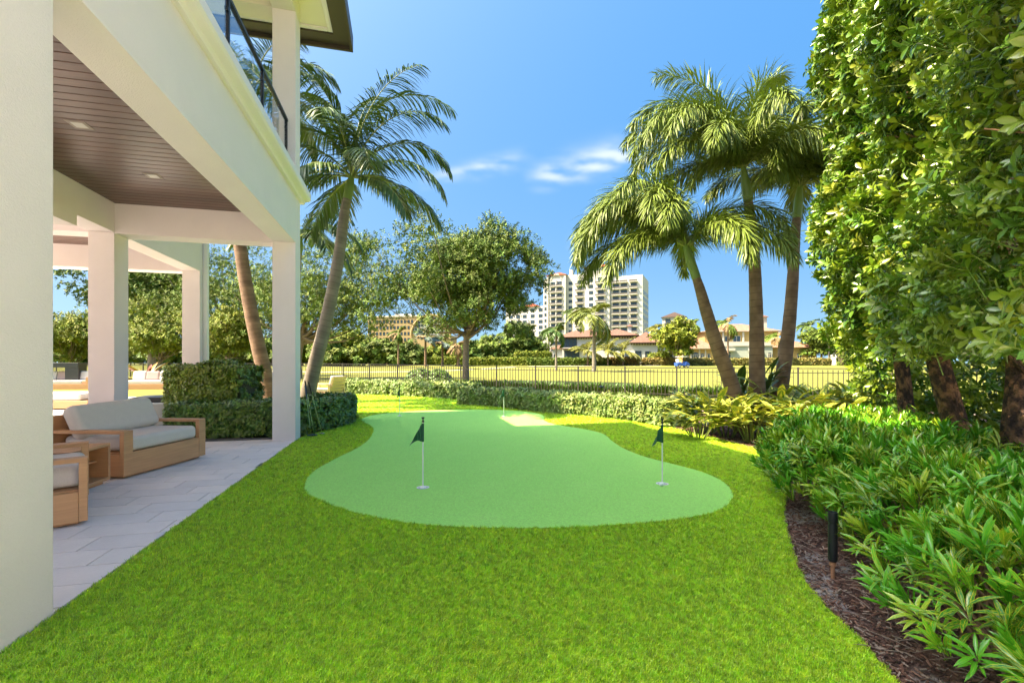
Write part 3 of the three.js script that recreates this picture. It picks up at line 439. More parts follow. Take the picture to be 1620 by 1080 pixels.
function palm(name, label, { pts, radii, bark, fronds, mat, opts, seed, shaft, group, rings = 0 }) {   // pts in world x, y, z
  const o = pts[0], t = thing(name, label, 'palm tree', o, 0, group), rel = pts.map(p => [p[0] - o[0], p[1] - o[1], p[2] - o[2]]), rnd = rngOf(seed);
  mesh('trunk', loft(rel, radii, 14, 12, rings), bark, t);
  const top = rel[rel.length - 1], pre = rel[rel.length - 2], up = V(top[0] - pre[0], top[1] - pre[1], top[2] - pre[2]).normalize(), r = radii[radii.length - 1];
  if (shaft) mesh('crownshaft', loft([top, [top[0] + up.x * shaft * 0.5, top[1] + up.y * shaft * 0.5, top[2] + up.z * shaft * 0.5], [top[0] + up.x * shaft, top[1] + up.y * shaft, top[2] + up.z * shaft]], [r * 1.08, r * 1.05, r * 0.45], 12, 5), M.crownshaft, t);
  const tip = V(...top).addScaledVector(up, (shaft || 0) * 0.85);
  for (const [az, el, len, dr, m] of fronds) {
    const [a, b] = frondGeo(len, el * Math.PI / 180, dr * Math.PI / 180, rnd, opts), f = mesh('frond', b, m || mat, t);
    f.position.copy(tip); f.rotation.y = az * Math.PI / 180; mesh('rachis', a, frondMats.rachis, f);
  }
  return t;
}
const pxTrunk = (list, d0) => list.map(([px, py, d = d0]) => { const [x, z] = P(px, d); return [x, HT(py, d), z]; });
palm('leaning_palm', 'tall grey palm leaning over the clipped hedge beside the stucco column', {
  pts: pxTrunk([[478, 664], [492, 600], [515, 510], [535, 410], [545, 335], [549, 315]], 13), radii: [0.25, 0.2, 0.18, 0.16, 0.135, 0.12], bark: M.palmGrey, mat: frondMats.royal, seed: 21, shaft: 0.75, rings: 40,
  opts: { leaflets: 74, ll: 0.85, lw: 0.036, hang: 1.05, r0: 0.03, seg: 3 },
  fronds: [[80, 84, 3.6, 45], [210, 86, 3.7, 60], [20, 92, 4.8, 125], [-30, 82, 4.0, 95], [200, 82, 3.9, 105], [150, 86, 3.8, 70], [-15, 72, 3.8, 120], [5, 58, 3.5, 125], [-10, 30, 3.3, 105], [20, 8, 3.0, 75], [-30, -8, 2.6, 60], [175, 78, 3.0, 120], [190, 50, 3.0, 115], [165, 25, 3.0, 95], [205, 0, 2.8, 80], [150, -15, 2.4, 55], [90, 60, 2.8, 90], [270, 66, 2.7, 110], [60, 30, 2.8, 90], [300, 30, 2.6, 100], [120, 10, 2.6, 80], [245, 12, 2.5, 90]] });
palm('leaning_palm', 'brown palm trunk leaning away behind the lanai cross beam', {
  pts: pxTrunk([[432, 655], [418, 590], [400, 510], [384, 420], [374, 330], [378, 230], [392, 170]], 14.2), radii: [0.27, 0.22, 0.2, 0.19, 0.17, 0.15, 0.13], bark: M.palmBrown, mat: frondMats.royal, seed: 37, shaft: 0.75, rings: 46,
  opts: { leaflets: 70, ll: 0.8, lw: 0.036, hang: 0.95, r0: 0.03, seg: 3 },
  fronds: [[10, 55, 3.0, 110], [-8, 28, 3.1, 90], [15, 2, 3.0, 75], [-25, 70, 2.8, 120], [0, -30, 3.0, 45], [180, 60, 2.8, 110], [200, 20, 2.8, 90], [160, 0, 2.6, 70], [90, 40, 2.6, 90], [270, 40, 2.6, 100], [60, 10, 2.8, 80], [300, 10, 2.8, 80], [325, -20, 2.8, 60], [130, 70, 2.6, 100]] });
palm('leaning_palm', 'palm crown showing low behind the corner of the balcony cornice', {
  pts: pxTrunk([[455, 640], [462, 560], [468, 450], [472, 400]], 17), radii: [0.2, 0.17, 0.15, 0.12], bark: M.palmGrey, mat: frondMats.royal, seed: 39, shaft: 0.7, rings: 36, opts: { leaflets: 44, ll: 0.75, lw: 0.05, hang: 0.9, seg: 3 },
  fronds: [[0, 70, 2.6, 130], [20, 40, 2.6, 110], [-25, 35, 2.6, 110], [-5, 5, 2.4, 80], [30, 0, 2.4, 80], [180, 60, 2.6, 120], [200, 25, 2.6, 90], [100, 45, 2.4, 90], [260, 45, 2.4, 100], [320, 15, 2.4, 90]] });
// the three bottlebrush palms on the right
const fox = { leaflets: 70, ll: 0.68, lw: 0.021, style: 'bottlebrush', r0: 0.022, bare: 0.10, seg: 3 };
const foxPalm = (label, pts, d, fr, seed) => palm('foxtail_palm', label, { pts: pxTrunk(pts, d), radii: [0.205, 0.165, 0.145, 0.125, 0.105, 0.09], bark: M.palmBrown, mat: frondMats.foxtail, fronds: fr, opts: fox, seed, shaft: 0.85, rings: 34, group: undefined });
foxPalm('bushy palm with trunk leaning towards the putting green out of the striped leaves', [[1178, 690], [1158, 610], [1134, 545], [1117, 490], [1107, 455], [1102, 440]], 9.9, [[180, 55, 3.24, 148], [195, 65, 3.12, 153], [165, 50, 3.12, 138], [230, 65, 2.76, 148], [345, 60, 2.76, 143], [170, 62, 3.12, 133], [190, 45, 3.12, 126], [160, 30, 2.76, 108], [205, 20, 2.64, 103], [178, 80, 3.12, 158], [140, 75, 2.88, 123], [215, 70, 2.88, 128], [120, 55, 2.64, 118], [240, 50, 2.52, 123], [20, 60, 2.64, 128], [-20, 35, 2.52, 113], [285, 30, 2.4, 118], [70, 40, 2.52, 108]], 51);
foxPalm('bushy palm with upright trunk, tallest of the three bushy palms', [[1200, 690], [1198, 600], [1197, 510], [1194, 420], [1188, 345], [1184, 318]], 10.1, [[195, 72, 3.36, 150], [210, 62, 3.14, 140], [155, 60, 3.14, 130], [330, 70, 3.02, 130], [160, 85, 3.36, 75], [178, 78, 3.47, 135], [30, 88, 3.25, 70], [170, 68, 3.36, 125], [185, 55, 3.14, 120], [200, 36, 2.8, 110], [150, 80, 2.8, 95], [40, 82, 2.69, 100], [10, 62, 2.58, 115], [-20, 45, 2.58, 110], [100, 55, 2.58, 105], [265, 60, 2.46, 115], [230, 40, 2.58, 110], [300, 35, 2.35, 105], [175, 20, 2.35, 90]], 53);
foxPalm('bushy palm with dark ringed trunk closest to the tall hedge', [[1226, 680], [1236, 610], [1247, 530], [1254, 450], [1259, 365], [1261, 345]], 10.7, [[200, 65, 2.6, 135], [340, 70, 2.5, 130], [225, 55, 2.5, 135], [120, 86, 2.6, 80], [240, 75, 2.5, 110], [175, 72, 2.5, 120], [150, 50, 2.4, 110], [20, 70, 2.5, 110], [0, 45, 2.4, 110], [-25, 30, 2.2, 100], [100, 60, 2.3, 105], [265, 58, 2.3, 115], [220, 35, 2.1, 105], [310, 55, 2.2, 110], [60, 35, 2.2, 100]], 57);

// ------------------------------------------------------------------ hedges in the garden
const rs = rngOf(77);
const varSprig = sprig(9, leafGeo(0.085, 0.034, { seg: 2, bend: 0.2 }), 0.9, 0.07, rs, 0.5), boxSprig = sprig(9, leafGeo(0.06, 0.032, { seg: 2, bend: 0.15 }), 1.0, 0.06, rs, 0.45);
const varMat = leafStd([0.19, 0.27, 0.065], 0.55), boxMat = leafStd([0.11, 0.20, 0.03], 0.33), tallBoxMat = leafStd([0.15, 0.23, 0.02], 0.35);
const off = (pts, k) => pts.map(([x, d]) => [x, d + k]);
hedge('low_hedge', 'low pale green hedge along the far lawn beside the slatted chair', 'hedge', off([G(531, 622), G(600, 625), G(680, 629), G(742, 633)], 0.62), 1.15, 0.0, 0.56, { n: 5200, size: 1.45, geo: varSprig, mat: varMat, seed: 401 });
hedge('low_hedge', 'low pale green hedge between the putting green and the striped leaf plants', 'hedge', off([G(738, 640), G(800, 644), G(857, 651), G(930, 657), G(1010, 665), G(1085, 677)], 0.42), 0.95, 0.0, 0.52, { n: 6800, size: 1.25, geo: varSprig, mat: varMat, seed: 403 });
hedge('clipped_hedge', 'low clipped dark green hedge behind the far stucco column', 'hedge', [hd(-4.35, 10.45), hd(-3.2, 10.45), hd(-2.25, 10.6), hd(-1.75, 11.4), hd(-1.75, 12.5)], 1.0, 0.0, 0.62, { n: 6500, size: 1.15, geo: boxSprig, mat: boxMat, seed: 405 });
hedge('clipped_hedge', 'waist high clipped hedge block behind the loveseat', 'hedge', [[...P(292, 10.7)].map(Math.abs).map((v, i) => i ? v : -v), [...P(340, 10.6)].map(Math.abs).map((v, i) => i ? v : -v), [...P(394, 10.6)].map(Math.abs).map((v, i) => i ? v : -v)], 1.1, 0.0, 1.36, { n: 5200, size: 1.2, geo: boxSprig, mat: tallBoxMat, seed: 407 });

// ------------------------------------------------------------------ the tall hedge on the right
{
  const t = thing('tall_hedge', 'towering leafy hedge with dark leaning trunks along the right of the bed', 'hedge', [4.2, -0.02, -4.6]), O = V(4.2, -0.02, -4.6), rnd = rngOf(501);
  const face = new THREE.CatmullRomCurve3([[2.45, 1.0], [2.42, 1.7], [2.62, 2.4], [3.08, 3.3], [3.58, 4.4], [4.0, 5.3], [4.35, 6.1], [4.85, 6.7], [5.8, 7.0]].map(p => V(p[0], 0, -p[1])));
  const leaf = leafGeo(0.078, 0.033, { seg: 4, bend: 0.12, fold: 0.3, tip: 0.6 });
  const vars = [0, 1, 2].map(() => { const a = sprig(9, leaf, 0.9, 0.07, rnd, 0.55), st = new THREE.CylinderGeometry(0.0025, 0.004, 0.2, 5); st.translate(0, -0.03, 0); return merge([a, st]); });
  const mats = [leafMat([0.17, 0.29, 0.018], 0.30, 0.35), leafMat([0.26, 0.36, 0.022], 0.34, 0.40), leafMat([0.10, 0.21, 0.020], 0.26, 0.30)];
  const list = [];
  for (let i = 0; i < 16000; i++) {
    const u = Math.pow(rnd(), 0.85), q = face.getPointAt(u), d = face.getTangentAt(u), s = V(-d.z, 0, d.x); // s points away from the lawn for this direction
    if (s.x < 0) s.negate();
    const low = 1.5 + 0.25 * sstep(0.5, 0.9, u), y = low + (6.9 - low) * Math.pow(rnd(), 0.9);
    const wob = 0.20 * Math.sin(u * 23 + y * 1.7) + 0.14 * Math.sin(u * 9 - y * 2.9 + 1) + 0.10 * Math.sin(u * 51 + y * 5.3);
    const dep = Math.pow(rnd(), 1.8) * 0.75, p = q.clone().addScaledVector(s, dep + wob * 0.8); p.y = y + (rnd() - 0.5) * 0.1;
    const n = s.clone().multiplyScalar(-0.9).add(V(0, 0.55, 0)).addScaledVector(dirRnd(rnd), 0.75).normalize();
    list.push({ p: p.sub(O), n, s: 0.85 + rnd() * 0.55, r: rnd() * 6.28, k: dep });
  }
  const back = new THREE.CatmullRomCurve3([[5.75, 7.9], [6.3, 7.1], [7.2, 6.2], [7.4, 4.8], [7.2, 3.2], [6.2, 1.6]].map(p => V(p[0], 0, -p[1])));
  for (let i = 0; i < 6500; i++) { // foliage behind the trunks, down to the ground
    const u = rnd(), q = back.getPointAt(u), d = back.getTangentAt(u), s = V(-d.z, 0, d.x); if (s.x < 0) s.negate();
    const y = 0.1 + rnd() * 4.2, p = q.clone().addScaledVector(s, Math.pow(rnd(), 1.5) * 0.8 + 0.25 * Math.sin(u * 17 + y * 2)); p.y = y;
    list.push({ p: p.sub(O), n: s.clone().multiplyScalar(-0.8).add(V(0, 0.6, 0)).addScaledVector(dirRnd(rnd), 0.8).normalize(), s: 1.0 + rnd() * 0.6, r: rnd() * 6.28, k: 1 });
  }
  const camP = V(0, CAM_H, 0), inView = e => { const w = e.p.clone().add(O); const px = 810 + FPX * w.x / -w.z, py = HOR - FPX * (w.y - CAM_H) / -w.z; return w.z < -0.8 && px < 1625 && py > -5 && e.k < 0.25; };
  const near = list.filter(inView).sort((a, b) => a.p.clone().add(O).distanceTo(camP) - b.p.clone().add(O).distanceTo(camP)).slice(0, 290), set = new Set(near);
  const q = new THREE.Quaternion(), q2 = new THREE.Quaternion(), Y = V(0, 1, 0);
  near.forEach((e, i) => { const m = mesh('leafy_twig', vars[i % 3], mats[i % 10 < 3 ? 1 : i % 10 < 7 ? 0 : 2], t); m.position.copy(e.p); m.quaternion.setFromUnitVectors(Y, e.n).multiply(q2.setFromAxisAngle(Y, e.r)); m.scale.setScalar(e.s * 0.82); });
  const rest = list.filter(e => !set.has(e)), parts = [[], [], []]; rest.forEach(e => parts[rnd() < 0.30 ? 1 : rnd() < 0.62 ? 0 : 2].push(e));
  parts.forEach((l, i) => scatter('foliage', vars[i], mats[i], l, t, leafTint(rnd, 0.7, 1.3, 0.35)));
  // trunks, limbs and a tangle of twigs
  const tr = (pts, r) => mesh('trunk', loft(pts.map(([px, py, d]) => { const [x, z] = P(px, d); return [x - O.x, HT(py, d) - O.y, z - O.z]; }), r, 12, 8), M.hedgeBark, t);
  tr([[1545, 815, 4.5], [1520, 700, 4.5], [1492, 600, 4.5], [1472, 520, 4.6], [1450, 380, 4.7], [1440, 150, 4.8], [1450, -120, 4.8]], [0.125, 0.105, 0.095, 0.085, 0.07, 0.05, 0.03]);
  tr([[1600, 860, 3.75], [1612, 700, 3.75], [1620, 560, 3.8], [1600, 400, 3.9], [1590, 100, 4.0], [1590, -200, 4.0]], [0.13, 0.115, 0.105, 0.09, 0.07, 0.04]);
  tr([[1440, 700, 6.4], [1425, 560, 6.4], [1400, 350, 6.4], [1390, 100, 6.4]], [0.10, 0.085, 0.06, 0.03]);
  tr([[1630, 585, 3.7], [1600, 555, 3.6], [1565, 520, 3.5], [1530, 440, 3.3]], [0.05, 0.04, 0.03, 0.015]);
  const tw = [];
  for (let i = 0; i < 560; i++) {
    const u = rnd(), qf = face.getPointAt(u), d = face.getTangentAt(u), s = V(-d.z, 0, d.x); if (s.x < 0) s.negate();
    const y = 2.3 + rnd() * 4.3, a = qf.clone().addScaledVector(s, 1.3 + rnd() * 0.3), b = qf.clone().addScaledVector(s, 0.0 + rnd() * 0.25).addScaledVector(d, (rnd() - 0.5) * 1.2); a.y = y - 0.3 - rnd() * 0.5; b.y = y + (rnd() - 0.4) * 0.5;
    const mid = a.clone().lerp(b, 0.5).add(V((rnd() - 0.5) * 0.15, -0.08 + rnd() * 0.1, (rnd() - 0.5) * 0.15)); const r = 0.005 + Math.pow(rnd(), 3) * 0.016;
    tw.push(loft([a.sub(O).toArray(), mid.sub(O).toArray(), b.sub(O).toArray()], [r, r * 0.8, r * 0.35], 5, 3));
  }
  const tm = mesh('twigs', merge(tw), M.twig, t); tm.userData.kind = 'stuff';
}

// ------------------------------------------------------------------ crotons along the bed
{
  const stripe = (base, vein, edge, seed) => { const n = 128, d = new Uint8Array(n * n * 4); for (let j = 0; j < n; j++) for (let i = 0; i < n; i++) { const u = i / n, v = j / n, k = Math.max(sstep(0.06, 0.015, Math.abs(u - 0.5)), sstep(0.39, 0.47, Math.abs(u - 0.5)) * (0.5 + 0.5 * tnoise(u, v, 4, 12, seed)), sstep(0.55, 0.8, tnoise(u, v, 8, 20, seed + 2)) * 0.35), c = mixc(base, k > 0.5 ? vein : edge, k); d.set([enc(c[0]), enc(c[1]), enc(c[2]), 255], (j * n + i) * 4); } const t = new THREE.DataTexture(d, n, n); t.colorSpace = THREE.SRGBColorSpace; t.magFilter = THREE.LinearFilter; t.needsUpdate = true; return t; };
  const mk = (b, v, s, x) => leafMat(0xffffff, 0.26, 0.34, { map: stripe(b, v, v, s) });
  const mats = [mk([0.10, 0.40, 0.022], [0.26, 0.48, 0.02], 601), mk([0.14, 0.46, 0.024], [0.66, 0.58, 0.03], 603), mk([0.05, 0.25, 0.022], [0.70, 0.60, 0.03], 607), mk([0.30, 0.50, 0.03], [0.74, 0.66, 0.05], 611)];
  const rnd = rngOf(613), lf = leafGeo(0.115, 0.019, { seg: 4, bend: 0.10, fold: 0.45, tip: 0.6 }), lf2 = leafGeo(0.105, 0.018, { seg: 4, bend: 0.45, fold: 0.4, tip: 0.6 });
  const whorl = (n, up, l) => sprig(n, l, 0.55, 0.11, rnd, up), geos = [whorl(18, 1.15, lf), whorl(17, 1.0, lf), whorl(16, 0.85, lf2), whorl(19, 1.22, lf)];
  const stemG = new THREE.CylinderGeometry(0.005, 0.009, 1, 5); stemG.translate(0, -0.5, 0);
  const stemM = std([0.19, 0.12, 0.07], 0.9);
  const bushes = [
    [2.44, 1.35, 0.62, 0.74, 'yellow veined croton shrub deepest under the overhanging hedge twigs'], [2.50, 2.05, 0.62, 0.76, 'croton shrub beside the bare sandy patch of the mulch bed'], [2.80, 2.80, 0.58, 0.82, 'croton shrub just behind the short black garden light'],
    [3.03, 3.45, 0.56, 0.80, 'glossy croton shrub in front of the leaning trunk'], [3.08, 4.15, 0.56, 0.80, 'croton shrub at the bulge of the lawn edge'], [3.32, 4.85, 0.56, 0.82, 'croton shrub crowding the lawn edge before the striped leaf plants'],
    [3.7, 5.5, 0.58, 0.82, 'croton shrub touching the striped leaf plants'], [3.75, 2.9, 0.62, 0.82, 'croton shrub against the dark thick trunk'], [3.8, 4.0, 0.62, 0.84, 'croton shrub at the foot of the lighter leaning trunk'], [4.25, 5.0, 0.62, 0.84, 'croton shrub beneath the tall hedge foliage'], [4.8, 6.1, 0.6, 0.78, 'croton shrub between striped leaf plants and tall hedge']];
  bushes.forEach(([x, d, r, h, label], bi) => {
    const t = thing('croton_shrub', label, 'shrub', [x, -0.015, -d], 0, 'croton shrubs along the mulch bed');
    const n = 235;
    for (let i = 0; i < n; i++) {
      const a = i * 2.39996, rr = Math.sqrt((i + 0.5) / n), out = rr * r * (0.92 + 0.16 * rnd()), y = h * (1 - 0.62 * Math.pow(rr, 3.2)) * (0.88 + rnd() * 0.2) - 0.1;
      const n3 = V(Math.cos(a) * rr * 0.75, 1, Math.sin(a) * rr * 0.75).addScaledVector(dirRnd(rnd), 0.25).normalize();
      const k = rnd(), m = mesh('leaf_whorl', geos[Math.floor(rnd() * 4)], mats[k < 0.42 ? 0 : k < 0.68 ? 1 : k < 0.9 ? 2 : 3], t);
      m.position.set(Math.cos(a) * out, y, Math.sin(a) * out); m.quaternion.setFromUnitVectors(V(0, 1, 0), n3); m.rotateY(rnd() * 6.28); m.scale.setScalar(0.7 + rnd() * 0.55);
    }
    const st = []; for (let i = 0; i < 46; i++) { const a = rnd() * 6.28, r0 = rnd() * r * 0.45, r1 = r * (0.35 + 0.6 * rnd()); const p0 = V(Math.cos(a) * r0, 0, Math.sin(a) * r0), p1 = V(Math.cos(a + 0.3) * r1, h * (0.45 + 0.4 * rnd()), Math.sin(a + 0.3) * r1); st.push(loft([p0.toArray(), p0.clone().lerp(p1, 0.5).add(V(0, 0.06, 0)).toArray(), p1.toArray()], [0.008, 0.006, 0.004], 5, 3)); }
    mesh('stems', merge(st), stemM, t).userData.kind = 'stuff';
  });
}

// ------------------------------------------------------------------ striped ginger plants
{
  const n = 128, mkTex = (seed, y) => { const d = new Uint8Array(n * n * 4); for (let j = 0; j < n; j++) for (let i = 0; i < n; i++) { const u = i / n, v = j / n, a = Math.abs(u - 0.5), s = tnoise(u + v * 0.0 , (v + a * 0.55) % 1, 2, 26, seed), k = sstep(0.44, 0.6, s) * y, c = mixc([0.13, 0.24, 0.02], [0.68, 0.62, 0.09], clamp(k + sstep(0.03, 0, a) * 0.5)); d.set([enc(c[0]), enc(c[1]), enc(c[2]), 255], (j * n + i) * 4); } const t = new THREE.DataTexture(d, n, n); t.colorSpace = THREE.SRGBColorSpace; t.magFilter = THREE.LinearFilter; t.needsUpdate = true; return t; };
  const mats = [leafMat(0xffffff, 0.38, 0.25, { map: mkTex(701, 1) }), leafMat(0xffffff, 0.38, 0.25, { map: mkTex(705, 0.7) }), leafMat(0xffffff, 0.38, 0.25, { map: mkTex(709, 1) }), leafMat([0.085, 0.16, 0.022], 0.38, 0.2)];
  const rnd = rngOf(711), geos = [leafGeo(0.50, 0.105, { seg: 7, bend: 0.35, fold: 0.3 }), leafGeo(0.44, 0.10, { seg: 7, bend: 0.6, fold: 0.25 }), leafGeo(0.56, 0.115, { seg: 7, bend: 0.15, fold: 0.35 })];
  const stemM = std([0.16, 0.20, 0.04], 0.6);
  const plants = [[1120, 9.6, 0.85, 0.85, 10, 'striped ginger plant at the end of the low pale hedge'], [1150, 9.1, 0.75, 0.8, 9, 'striped ginger plant in front of the leaning bushy palm'], [1190, 8.5, 0.7, 0.8, 11, 'striped ginger plant spilling towards the lawn edge'], [1225, 9.6, 0.95, 1.0, 10, 'striped ginger plant against the upright bushy palm trunk'], [1262, 8.9, 0.85, 1.0, 10, 'striped ginger plant behind the croton shrubs'], [1310, 9.3, 0.85, 1.0, 9, 'striped ginger plant with tall leaves before the fence rail'], [1188, 10.9, 0.9, 1.45, 8, 'darker upright ginger plant between the palm trunks'], [1345, 9.0, 0.8, 1.0, 10, 'striped ginger plant tucked beside the tall hedge foliage'], [1285, 8.0, 0.75, 0.8, 10, 'striped ginger plant nodding over the croton shrubs'], [1105, 8.9, 0.6, 0.62, 8, 'small striped ginger plant on the pinkish mulch at the lawn corner'], [1370, 10.2, 0.8, 1.1, 8, 'striped ginger plant in front of the end of the fence']];
  plants.forEach(([px, d, r, h, stems, label], pi) => {
    const [x, z] = P(px, d), t = thing('ginger_plant', label, 'plant', [x, -0.015, z], 0, 'striped ginger plants under the bushy palms');
    for (let s = 0; s < stems * 1.5; s++) {
      const a = s * 2.4 + rnd() * 0.6, lean = r * (0.25 + 0.55 * Math.sqrt(rnd())), hh = h * 1.18 * (0.6 + 0.4 * rnd()) * (1 - 0.3 * lean / r), p0 = V(Math.cos(a) * 0.12, 0, Math.sin(a) * 0.12), p2 = V(Math.cos(a) * lean, hh * 0.92, Math.sin(a) * lean), p1 = p0.clone().lerp(p2, 0.5).add(V(0, hh * 0.16, 0));
      mesh('stem', loft([p0.toArray(), p1.toArray(), p2.toArray()], [0.013, 0.01, 0.005], 5, 4), stemM, t);
      const c = new THREE.CatmullRomCurve3([p0, p1, p2]);
      for (let k = 0; k < 6; k++) {
        const u = 0.38 + 0.62 * (k + rnd() * 0.5) / 6, p = c.getPoint(Math.min(u, 1)), az = Math.atan2(Math.cos(a), Math.sin(a)) + (k % 2 ? 1 : -1) * (0.95 - 0.5 * u + rnd() * 0.4), m = mesh('leaf', geos[Math.floor(rnd() * 3)], pi === 6 ? mats[rnd() < 0.7 ? 3 : 1] : mats[Math.floor(rnd() * 3.3)], t);
        m.position.copy(p); m.rotation.set(-(0.25 + rnd() * 0.55 + (u > 0.9 ? 0.2 : 0) + (pi === 6 ? 0.4 : 0)), az, (rnd() - 0.5) * 0.7, 'YXZ'); m.scale.setScalar(0.8 + rnd() * 0.4);
      }
    }
  });
}

// ------------------------------------------------------------------ mulch chips and twigs on the bed, turf blades on the lawn
{
  const rnd = rngOf(801), chip = new THREE.BoxGeometry(0.026, 0.004, 0.006), list = [], cols = [[0.13, 0.06, 0.04], [0.23, 0.12, 0.08], [0.06, 0.03, 0.022], [0.30, 0.22, 0.17]];
  for (let i = 0; i < 15000; i++) { const d = 1.5 + Math.pow(rnd(), 1.4) * 9, e = bedEdge.reduce((b, q) => Math.abs(q[1] - d) < Math.abs(b[1] - d) ? q : b), x = e[0] + 0.01 + Math.pow(rnd(), 1.5) * 1.5; list.push({ p: V(x, -0.008 + rnd() * 0.012, -d), n: V((rnd() - 0.5) * 0.9, 1, (rnd() - 0.5) * 0.9).normalize(), s: 0.4 + rnd() * 1.1, r: rnd() * 6.28 }); }
  const g = thing('mulch', 'brown shredded bark mulch lying on the bed', 'mulch'); g.userData.kind = 'stuff';
  scatter('chips', chip, std(0xffffff, 0.95), list, g, c => { const k = cols[Math.floor(rnd() * 4)]; c.setRGB(...k); });
  const tw = []; for (let i = 0; i < 90; i++) { const d = 1.7 + rnd() * 3.2, e = bedEdge.reduce((b, q) => Math.abs(q[1] - d) < Math.abs(b[1] - d) ? q : b), x = e[0] + 0.04 + rnd() * 0.5, a = rnd() * 6.28, L = 0.06 + rnd() * 0.2; tw.push(loft([[x, 0.0, -d], [x + Math.cos(a) * L * 0.5, 0.012 + rnd() * 0.02, -d + Math.sin(a) * L * 0.5 + 0.02], [x + Math.cos(a) * L, 0.004, -d + Math.sin(a) * L]], [0.003, 0.0025, 0.0015], 4, 3)); }
  mesh('twigs', merge(tw), std([0.24, 0.17, 0.13], 0.9), g).userData.kind = 'stuff';
}
{
  const rnd = rngOf(811), blade = (h, w, lean) => { const g = new THREE.BufferGeometry(); g.setAttribute('position', new THREE.Float32BufferAttribute([-w / 2, 0, 0, w / 2, 0, 0, -w / 2 * 0.9, h * 0.6, lean * 0.35, w / 2 * 0.9, h * 0.6, lean * 0.35, 0, h, lean], 3)); g.setAttribute('uv', new THREE.Float32BufferAttribute([0, 0, 1, 0, 0, 0.6, 1, 0.6, 0.5, 1], 2)); g.setIndex([0, 1, 2, 1, 3, 2, 2, 3, 4]); g.computeVertexNormals(); return g; };
  const tuft = n => { const gs = []; for (let i = 0; i < n; i++) { const g = blade(0.015 + rnd() * 0.012, 0.0024 + rnd() * 0.0014, 0.006 + rnd() * 0.014); g.rotateY(rnd() * 6.28); g.translate((rnd() - 0.5) * 0.03, 0, (rnd() - 0.5) * 0.03); gs.push(g); } return merge(gs); };
  const lists = [[], []];
  const bands = [[1.6, 3.0, 5600, 0.85], [3.0, 4.6, 3600, 1.0], [4.6, 7, 1500, 1.25], [7, 11, 650, 1.7], [11, 18, 260, 2.5], [18, 24, 90, 3.6]];
  for (const [d0, d1, dens, sc] of bands) {
    const w0 = -1.14 * d1, w1 = 1.14 * d1, N = Math.round((w1 - w0) * (d1 - d0) * dens);
    for (let i = 0; i < N; i++) {
      const x = w0 + rnd() * (w1 - w0), d = d0 + rnd() * (d1 - d0); if (Math.abs(x) > 1.14 * d + 0.05) continue;
      if (!inside(lawnPts, x, d) || inside(greenPts, x, d)) continue;
      const nap = 0.35 * Math.sin(x * 1.7 + d * 0.9) + 0.25 * Math.sin(x * 4.1 - d * 3.3);
      const h = Math.min(sc, 1.25);
      lists[rnd() < 0.5 ? 0 : 1].push({ p: V(x, 0.0, -d), n: V(0.22 + nap * 0.3 + (rnd() - 0.5) * 0.5, 1, 0.1 + (rnd() - 0.5) * 0.5).normalize(), s: h * (0.8 + rnd() * 0.4) * (sc > 1.3 ? sc / 1.25 * 0.75 : 1), r: rnd() * 6.28, x, d });
    }
  }
  const g = thing('turf_blades', 'short green artificial grass blades around the putting green', 'grass'); g.userData.kind = 'stuff';
  const mats = [leafMat([0.51, 0.80, 0.022], 0.42, 0.45), leafMat([0.72, 0.86, 0.028], 0.45, 0.45)];
  console.log('tufts', lists[0].length + lists[1].length);
  lists.forEach((l, i) => scatter('blades', tuft(9), mats[i], l, g, (c, e) => { const p = 0.96 + 0.10 * (tnoise((e.x * 0.13 + 9) % 1, (e.d * 0.13 + 9) % 1, 7, 7, 5) - 0.5), k = p * (0.5 + rnd() * 0.9), y = 1 + (rnd() - 0.5) * 0.22; c.setRGB(k * y, k, k); }));
}

